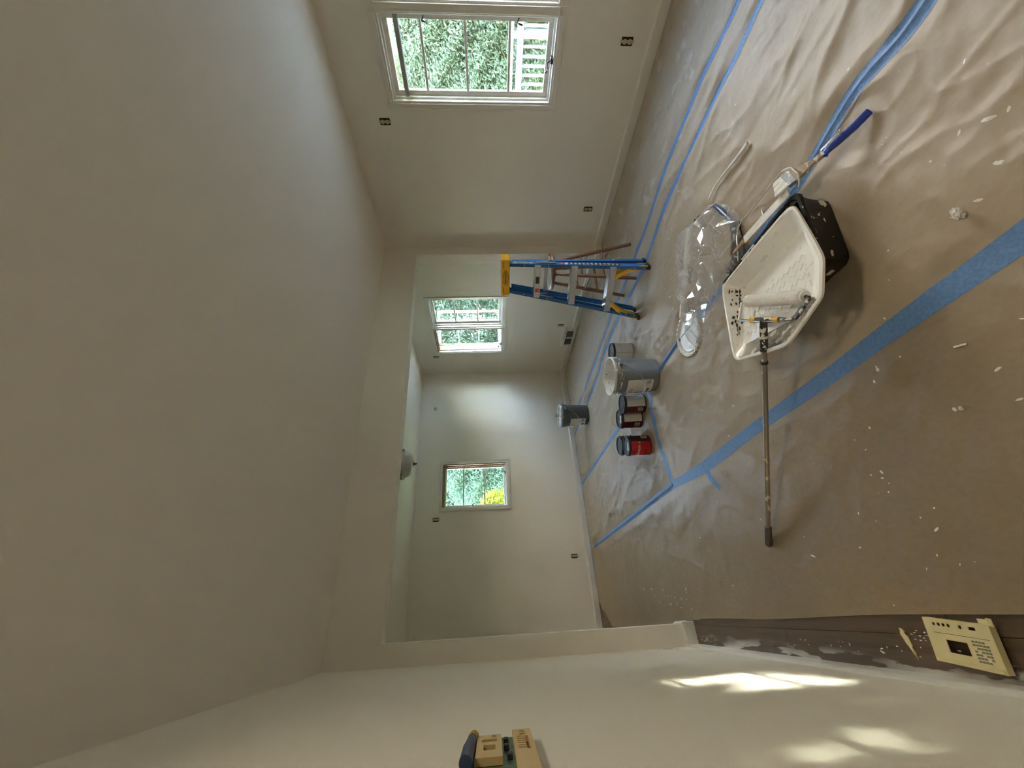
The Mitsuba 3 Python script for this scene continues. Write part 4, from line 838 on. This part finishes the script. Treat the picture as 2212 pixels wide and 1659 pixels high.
# ------------------------------------------------------------------ roller on its pole
t = thing('paint_roller', 'white paint roller in the tray on a long grey extension pole', 'paint roller')
RL, RR_ = V(1.130, 1.280, 0.205), V(0.922, 1.026, 0.213)
ax = unit(RR_ - RL)
k = np.linspace(0, 1, 130); prof = 0.0265 * np.clip(np.minimum(k, 1 - k) / 0.03, 0, 1) ** 0.35
sl = tube(RL + (RR_ - RL) * k[:, None], np.maximum(prof, 0.004), 72)
vv = sl.vertices; ctrl = RL + ax * ((vv - RL) @ ax)[:, None]; dv = vv - ctrl
sl.vertices = ctrl + dv * (1 + 0.20 * (meshkit.fbm(vv * 240, 2, 4) - 0.5))[:, None]
add('sleeve', sl, 'm_nap', True, parent=t, label='fluffy white nap sleeve')
add('end_cap', tube([RR_ - ax * 0.004, RR_ + ax * 0.003], 0.020, 20), 'm_tray', 30, parent=t)
BL, BR_, YK = V(1.045, 1.307, 0.250), V(0.861, 1.078, 0.250), V(0.945, 1.190, 0.258)
add('left_arm', tube([RL - ax * 0.012, RL - ax * 0.03 + V(-0.01, 0, 0.01), BL - ax * 0.012, BL, BL + ax * 0.01], [0.005, 0.006, 0.006, 0.006, 0.005], 10), 'm_dry_white', True, parent=t)
add('right_arm', [tube([RR_ + ax * 0.004, RR_ + ax * 0.022 + V(-0.005, 0, 0.004)], 0.006, 10), beam(RR_ + ax * 0.022 + V(-0.005, 0, 0.004), BR_ + ax * 0.008, 0.020, 0.010, (0, 0, 1), 0.003)], 'm_black_spattered', 30, parent=t, label='black arm spattered with paint')
add('cross_bar', tube([BL, YK, BR_], 0.0055, 12), 'm_steel', True, parent=t)
for a_, b_, m_ in ((0.22, 0.34, 'm_yellow'), (0.66, 0.78, 'm_yellow')):
    add('band', tube([BL + (BR_ - BL) * a_, BL + (BR_ - BL) * b_], 0.0105, 14), m_, 30, parent=t, label='yellow band')
add('hub', [tube([BL + (BR_ - BL) * 0.34, BL + (BR_ - BL) * 0.50, BL + (BR_ - BL) * 0.66], [0.010, 0.014, 0.011], 14), tube([BL + (BR_ - BL) * 0.78, BL + (BR_ - BL) * 0.90], [0.010, 0.007], 12)], 'm_black_spattered', True, parent=t)
TIP, P0 = V(0.220, 2.005, 0.019), YK
pd = unit(TIP - P0); ln = np.linalg.norm(TIP - P0)
add('coupling', [tube([P0, P0 + pd * 0.03, P0 + pd * 0.062], [0.013, 0.0145, 0.014], 16), tube([P0 + pd * 0.068, P0 + pd * 0.125], [0.0150, 0.0145], 16)], 'm_black_spattered', 35, parent=t, label='black threaded coupling')
add('coupling_band', tube([P0 + pd * 0.060, P0 + pd * 0.070], 0.0150, 16), 'm_dry_white', 30, parent=t)
add('pole', tube([P0 + pd * s for s in (0.12, 0.5, ln - 0.11)], [0.0105, 0.0105, 0.0108], 18), 'm_pole', True, parent=t, label='grey metal extension pole')
add('ring', tube([P0 + pd * 0.168, P0 + pd * 0.180], 0.0135, 18), 'm_black', 30, parent=t)
g = [P0 + pd * s for s in (ln - 0.118, ln - 0.112, ln - 0.02, ln - 0.006, ln + 0.002)]
add('grip', tube(g, [0.0135, 0.0150, 0.0150, 0.012, 0.004], 20), 'm_black', True, parent=t, label='black rubber end grip')

# ------------------------------------------------------------------ stir stick and brush
t = thing('stir_stick', 'paint-coated wooden stir stick lying along the tub rim', 'stir stick')
s0, s1 = V(1.372, 0.925, 0.150), V(1.432, 1.205, 0.150)
sd = unit(s1 - s0)
me = obox((s0 + s1) / 2, np.array([sd, unit(np.cross(UP, sd)), UP]), (np.linalg.norm(s1 - s0) / 2, 0.019, 0.0035), 0.002)
add('blade', me, 'm_bristle', parent=t, label='flat blade caked in white paint')
add('tip', hull([s1 - sd * 0.004 + V(0, 0, dz) + np.cross(UP, sd) * w for w in (-0.012, 0.012) for dz in (-0.003, 0.003)] + [s1 + sd * 0.10 + V(0, 0, dz - 0.006) + np.cross(UP, sd) * w for w in (-0.006, 0.006) for dz in (-0.003, 0.003)]), 'm_bare_wood', parent=t, label='bare wood end')
dr_ = [tube([(1.405, 1.16, 0.150), (1.47, 1.165, 0.10), (1.53, 1.150, 0.055), (1.60, 1.175, 0.02), (1.648, 1.16, 0.010)], [0.006, 0.004, 0.0045, 0.003, 0.003], 7), tube([(1.54, 1.152, 0.05), (1.57, 1.225, 0.03), (1.60, 1.28, 0.012)], [0.004, 0.003, 0.003], 7)]
add('paint_string', dr_, 'm_dry_white', True, parent=t, label='dried strings of white paint')

t = thing('paint_brush', 'angled paint brush with blue handle propped on the tub corner', 'paint brush')
Q = [V(1.418, 0.655, 0.020), V(1.413, 0.700, 0.038), V(1.408, 0.745, 0.062), V(1.404, 0.770, 0.078), V(1.400, 0.790, 0.090)]
add('handle', tube(Q, [0.0130, 0.0135, 0.0135, 0.0120, 0.0095], 16), 'm_blue_handle', True, parent=t, label='glossy blue handle grip')
add('handle_bore', tube([Q[0] - unit(Q[1] - Q[0]) * 0.0012, Q[0]], 0.0085, 14), 'm_navy', 30, parent=t)
add('finger_guard', hull([Q[4] + V(dx, dy, dz) for dx, dy, dz in ((-0.020, 0.0, -0.004), (-0.014, -0.02, 0.004), (0.016, -0.02, 0.002), (0.016, 0.006, 0.006), (-0.006, 0.012, 0.008), (0.0, -0.01, -0.010))]), 'm_blue_handle', 60, parent=t)
add('hang_tab', [beam(V(1.424, 0.735, 0.072), V(1.416, 0.790, 0.098), 0.010, 0.003, UP, 0.001), trimesh.creation.torus(0.006, 0.002, 14, 8).apply_translation((1.424, 0.728, 0.070))], 'm_steel', 30, parent=t)
bd = unit(V(1.395, 0.875, 0.146) - Q[4]); bs = unit(np.cross(UP, bd)); bn = np.cross(bd, bs)
def sect(c, w, h): return [c + bs * a + bn * b for a in (-w, w) for b in (-h, h)]
S = [(Q[4], 0.008, 0.007), (V(1.397, 0.825, 0.115), 0.010, 0.007), (V(1.396, 0.850, 0.132), 0.020, 0.007), (V(1.402, 0.880, 0.148), 0.032, 0.007)]
add('neck', [hull(sect(*S[i]) + sect(*S[i + 1])) for i in range(3)], 'm_neck', 40, parent=t, label='beige wooden neck streaked with paint')
f0, f1, f2 = V(1.402, 0.880, 0.148), V(1.412, 0.910, 0.158), V(1.432, 0.968, 0.168)
add('ferrule', hull(sect(f0, 0.033, 0.009) + sect(f1, 0.034, 0.009)), 'm_rim_splashed', 40, parent=t, label='paint-splashed metal ferrule')
add('bristles', hull(sect(f1, 0.032, 0.008) + [f2 + bs * 0.034 + bn * 0.003, f2 + bs * 0.034 - bn * 0.003, f2 - bd * 0.02 - bs * 0.034 + bn * 0.003, f2 - bd * 0.02 - bs * 0.034 - bn * 0.003]), 'm_bristle', 40, parent=t, label='bristles stiff with white paint')

# ------------------------------------------------------------------ bucket lid with tear tabs, bag-wrapped roller
t = thing('lid', 'round white bucket lid with torn tabs half under the plastic bag', 'lid')
LC2 = V(1.535, 2.055, 0.004)
add('disc', lathe([(0, 0.010), (0.100, 0.010), (0.112, 0.013), (0.120, 0.006), (0.136, 0.006), (0.140, 0.018), (0.146, 0.019), (0.148, 0.010), (0.148, 0.001), (0.144, 0.0)], LC2, 64), 'm_white_paint', 35, parent=t)
for k in range(26):
    a = k * 2 * math.pi / 26
    cdir = V(math.cos(a), math.sin(a), 0); tdir = V(-math.sin(a), math.cos(a), 0)
    add('tab', hull([LC2 + cdir * r_ + tdir * w + V(0, 0, z) for r_, w in ((0.144, -0.012), (0.144, 0.008), (0.128, -0.010)) for z in (0.019, 0.024)]), 'm_white_paint', parent=t)
    add('notch', obox(LC2 + cdir * 0.1488 + tdir * 0.013 + V(0, 0, 0.010), np.array([cdir, tdir, UP]), (0.0012, 0.002, 0.008)), 'm_black', parent=t)

t = thing('wrapped_roller', 'second roller with black frame wrapped inside the clear plastic bag', 'paint roller')
a, b = V(2.06, 1.63, 0.032), V(1.63, 2.03, 0.038)
k = np.linspace(0, 1, 24)
add('sleeve', tube(a + (b - a) * k[:, None], 0.027 * np.clip(np.minimum(k, 1 - k) / 0.05 + 0.2, 0, 1) ** 0.4, 22), 'm_nap', True, parent=t, label='long white nap sleeve')
add('frame', [tube([a + V(0.01, -0.01, 0.0), V(2.04, 1.555, 0.045), V(1.92, 1.385, 0.06)], 0.0045, 8), tube([V(1.655, 1.305, 0.064), V(1.60, 1.34, 0.07), V(1.555, 1.40, 0.07)], 0.004, 8)], 'm_black_spattered', True, parent=t)
add('handle', tube([V(1.90, 1.365, 0.060), V(1.83, 1.340, 0.064), V(1.74, 1.318, 0.064), V(1.655, 1.305, 0.064)], [0.012, 0.0145, 0.0140, 0.010], 14), 'm_navy', True, parent=t, label='dark navy handle')
add('liner_edge', [beam(V(1.70, 1.325, 0.035), V(1.53, 1.385, 0.05), 0.05, 0.035, UP, 0.006), beam(V(1.53, 1.385, 0.045), V(1.455, 1.58, 0.04), 0.045, 0.045, UP, 0.006)], 'm_black_spattered', 30, parent=t, label='black plastic edge inside the bag')

# the clear bag: creased film in flat facets
B2 = [(2.104, 1.781), (2.058, 1.599), (2.015, 1.449), (1.927, 1.364), (1.80, 1.30), (1.700, 1.262), (1.630, 1.268), (1.560, 1.300), (1.505, 1.350), (1.462, 1.44), (1.442, 1.52), (1.370, 1.640), (1.346, 1.788), (1.383, 1.929), (1.445, 2.105), (1.53, 2.07), (1.608, 2.037), (1.887, 1.896)]
bp = Polygon(B2); pts, hs = [], []
ex_l = bp.exterior.length
for q in np.arange(0, ex_l, 0.045):
    p = bp.exterior.interpolate(q); pts.append((p.x, p.y)); hs.append(0.008 + 0.05 * math.exp(-((p.x - 2.06) ** 2 + (p.y - 1.72) ** 2) / 0.01) + 0.04 * math.exp(-((p.x - 1.6) ** 2 + (p.y - 1.32) ** 2) / 0.03))
r2 = np.random.default_rng(21)
while len(pts) < 150:
    x_, y_ = 1.38 + 0.77 * r2.random(), 1.26 + 0.86 * r2.random()
    if bp.buffer(-0.012).contains(Point(x_, y_)) and min(math.hypot(x_ - a_, y_ - b_) for a_, b_ in pts) > 0.034:
        d = bp.exterior.distance(Point(x_, y_))
        ln_t = np.clip(((x_ - 2.06) * -0.43 + (y_ - 1.63) * 0.40) / (0.43 ** 2 + 0.40 ** 2), 0, 1)
        dl = math.hypot(x_ - (2.06 - 0.43 * ln_t), y_ - (1.63 + 0.40 * ln_t))
        base = 0.070 * min(1, d / 0.07) + 0.035 * math.exp(-((x_ - 1.68) ** 2 + (y_ - 1.36) ** 2) / 0.02)
        pts.append((x_, y_)); hs.append(max(base + 0.028 * (r2.random() - 0.4), 0.068 * min(1, d / 0.03) if dl < 0.05 else 0.03))
from scipy.spatial import Delaunay
pts, hs = np.array(pts), np.array(hs); dl_ = Delaunay(pts); fcs = np.array([f for f in dl_.simplices if bp.contains(Point(*pts[f].mean(0)))])
zz = np.array([z_(x_, y_) for x_, y_ in pts])
t = thing('plastic_bag', 'crumpled clear plastic bag wrapped over a roller, left of the white tray', 'plastic bag')
add('film', trimesh.Trimesh(np.c_[pts, zz + hs + 0.002], fcs, process=False), 'm_film', parent=t)
tw = np.array([(2.000, 1.400, 0.016), (2.020, 1.330, 0.014), (2.005, 1.250, 0.012), (1.975, 1.150, 0.012), (1.945, 1.050, 0.012)])
tw[:, 2] += [z_(q[0], q[1]) for q in tw]
add('twisted_end', tube(tw + [0, 0, 0.004], [0.006, 0.0055, 0.006, 0.008, 0.011], 8, squash=0.7), 'm_white_paint', 40, parent=t, label='white paint-smeared twisted tail of the bag')

# ------------------------------------------------------------------ outdoors
GZ = -1.1
struct('ground', trimesh.creation.cylinder(90, 0.2, sections=64).apply_translation((3, 3, GZ - 0.1)), 'm_grass', label='grass around the house')
t = thing('deck_railing', 'pale wooden deck railing outside the near window', 'railing')
add('rail', [bx(6.96, 7.04, -3.0, 6.6, 0.70, 0.79, 0.004), bx(6.93, 7.07, -3.0, 6.6, 0.84, 0.87, 0.004)], 'm_deck', parent=t)
for k in range(58): add('baluster', bx(6.985, 7.015, -2.0 + k * 0.117, -1.965 + k * 0.117, -0.05, 0.70), 'm_deck', parent=t)
for y in (-2.2, 0.2, 2.32, 4.6, 6.6): add('post', bx(6.95, 7.05, y - 0.045, y + 0.045, -0.195, 0.90, 0.004), 'm_deck', parent=t)
add('bottom_rail', bx(6.97, 7.03, -3.0, 6.6, -0.03, 0.03), 'm_deck', parent=t)
single('deck', [bx(3.78, 7.15, -3.0 + k * 0.15, -2.856 + k * 0.15, -0.24, -0.20) for k in range(64)], 'm_deck', 'grey board deck outside the right wall', 'deck')
def sun_gap(c, keep):
    """Thin the leaves where the light on the left wall comes through: the openings in the crowns."""
    tt = (c[:, 0] + 0.242) / SUN[0]; yw = c[:, 1] - tt * SUN[1]; zw = c[:, 2] - tt * SUN[2]
    g1 = (yw > 1.50) & (yw < 1.90) & (zw > 0.18) & (zw < 0.74); g2 = (yw > 0.70) & (yw < 1.06) & (zw > 0.45) & (zw < 0.98)
    return ~(g1 | g2) | (keep & ~g1) | (g1 & (meshkit.noise(c * 8.0, 6) < 0.22)) | (g2 & (meshkit.noise(c * 9.0, 5) < 0.42))
def tree(name, base, hgt, rad, n, m, label, lsz=(0.16, 0.055), shape='cone', droop=0.35, seed=0, cat='tree', low=0.08, gap=0.0):
    q = np.random.default_rng(seed); base = V(*base)
    u = q.random(n); zf = low + (1 - low) * u ** 0.85
    rz = rad * (1 - zf) ** 0.75 if shape == 'cone' else rad * np.sqrt(np.clip(1 - ((zf - 0.55) / 0.47) ** 2, 0.02, 1))
    an = q.random(n) * 2 * math.pi
    lob = 0.78 + 0.30 * np.sin(an * 5 + zf * 23 + seed) * np.sin(zf * hgt * 4.1 + an * 2)
    rr = rz * lob * np.sqrt(0.25 + 0.75 * q.random(n))
    c = base + np.stack([rr * np.cos(an), rr * np.sin(an), zf * hgt], 1) + q.normal(0, 0.05, (n, 3))
    k = sun_gap(c, q.random(n) < gap); c, an, n = c[k], an[k], int(k.sum())
    d = np.stack([np.cos(an), np.sin(an), -droop + 0 * an], 1) + q.normal(0, 0.55, (n, 3)); d /= np.linalg.norm(d, axis=1, keepdims=True)
    s = np.cross(d, q.normal(0, 1, (n, 3))); s /= np.linalg.norm(s, axis=1, keepdims=True)
    ll = lsz[0] * (0.6 + 0.8 * q.random(n))[:, None]; ww = lsz[1] * (0.6 + 0.8 * q.random(n))[:, None]
    nn = np.cross(d, s)
    v = np.stack([c - d * ll, c + s * ww, c + d * ll + nn * ll * 0.15, c - s * ww], 1).reshape(-1, 3)
    i = np.arange(n)[:, None] * 4
    f = np.vstack([i + [0, 1, 2], i + [0, 2, 3]])
    t = thing(name, label, cat)
    fk = add('foliage', trimesh.Trimesh(v, f, process=False), m, parent=t)
    labels[fk] = {'kind': 'stuff'}
    tk = [tube([base + V(0, 0, -0.2), base + V(0.04, 0, hgt * 0.45), base + V(0, 0.03, hgt * 0.9)], [0.035 * rad + 0.04, 0.02 * rad + 0.03, 0.015], 8)]
    for b in range(14):
        z = hgt * (0.12 + 0.055 * b); a = b * 2.4
        tk.append(tube([base + V(0, 0, z), base + V(math.cos(a), math.sin(a), 0) * rad * 0.55 * (1 - z / hgt) + V(0, 0, z + 0.05)], [0.03, 0.012], 5))
    add('trunk', tk, 'm_bark', True, parent=t)
near = dict(lsz=(0.055, 0.019), gap=1.0)
tree('leafy_tree', (11.2, -4.6, GZ), 4.5, 2.3, 12000, 'm_leaf_green', 'green tree beyond the deck, furthest right outside the near window', shape='round', seed=1, lsz=(0.12, 0.05))
tree('leafy_tree', (11.0, -1.2, GZ), 4.25, 2.0, 40000, 'm_leaf_green', 'low green tree beyond the deck, right of the near window view', shape='round', seed=2, **near)
tree('leafy_tree', (11.2, 1.4, GZ), 4.3, 2.0, 62000, 'm_leaf_green', 'low green tree filling the right part of the near window', shape='round', seed=3, **near)
tree('leafy_tree', (11.4, 3.7, GZ), 4.25, 1.7, 60000, 'm_leaf_green', 'low green tree under the bright sky in the near window', shape='round', seed=15, **near)
tree('leafy_tree', (12.2, 0.1, GZ), 4.45, 1.8, 36000, 'm_leaf_green', 'low green tree standing behind the two nearest trees', shape='round', seed=18, **near)
tree('leafy_tree', (22.0, 3.1, GZ), 9.2, 1.9, 16000, 'm_leaf_green', 'tall tree far behind, above the bright gap in the near window', shape='round', seed=19, lsz=(0.14, 0.06), low=0.55)
tree('birch', (10.2, 0.2, GZ), 5.7, 1.9, 16000, 'm_leaf_green', 'thin-leaved tree in front of the low sun beside the near window', shape='round', seed=17, lsz=(0.07, 0.035), low=0.62, gap=0.12)
tree('leafy_tree', (11.3, 5.7, GZ), 6.2, 2.1, 72000, 'm_leaf_green', 'leafy green tree at the left of the near window', shape='round', seed=4, **near)
tree('fir_tree', (11.5, 9.2, GZ), 7.0, 2.7, 46000, 'm_leaf_deep', 'deep green fir behind the far pair of windows', seed=5, lsz=(0.08, 0.024))
tree('leafy_tree', (10.2, 12.6, GZ), 6.0, 2.7, 50000, 'm_leaf_deep', 'deep green leafy tree behind the open sash', shape='round', seed=6, lsz=(0.07, 0.026))
tree('fir_tree', (9.6, 16.4, GZ), 7.5, 2.8, 15000, 'm_leaf_deep', 'deep green fir at the corner of the far room', seed=7)
tree('leafy_tree', (15.5, 13.5, GZ), 7.0, 3.6, 12000, 'm_leaf_deep', 'tall tree in the second row behind the far windows', shape='round', seed=10, lsz=(0.24, 0.09))
tree('leafy_tree', (5.3, 14.2, GZ), 4.2, 2.6, 60000, 'm_leaf_blue', 'rounded green tree filling the small far window', shape='round', seed=11, lsz=(0.06, 0.024))
tree('leafy_tree', (7.8, 20.5, GZ), 7.5, 3.0, 22000, 'm_leaf_deep', 'dense tree behind the rounded tree in the small far window', shape='round', seed=12, lsz=(0.16, 0.07))
tree('leafy_tree', (4.6, 21.5, GZ), 6.9, 2.8, 22000, 'm_leaf_deep', 'dense tree at the left edge of the small far window', shape='round', seed=13, lsz=(0.16, 0.07))
tree('shrub', (2.50, 10.6, GZ), 2.65, 0.62, 9000, 'm_leaf_lime', 'bright yellow-green shrub in the corner of the small far window', shape='round', seed=14, lsz=(0.05, 0.02), cat='shrub', low=0.0)
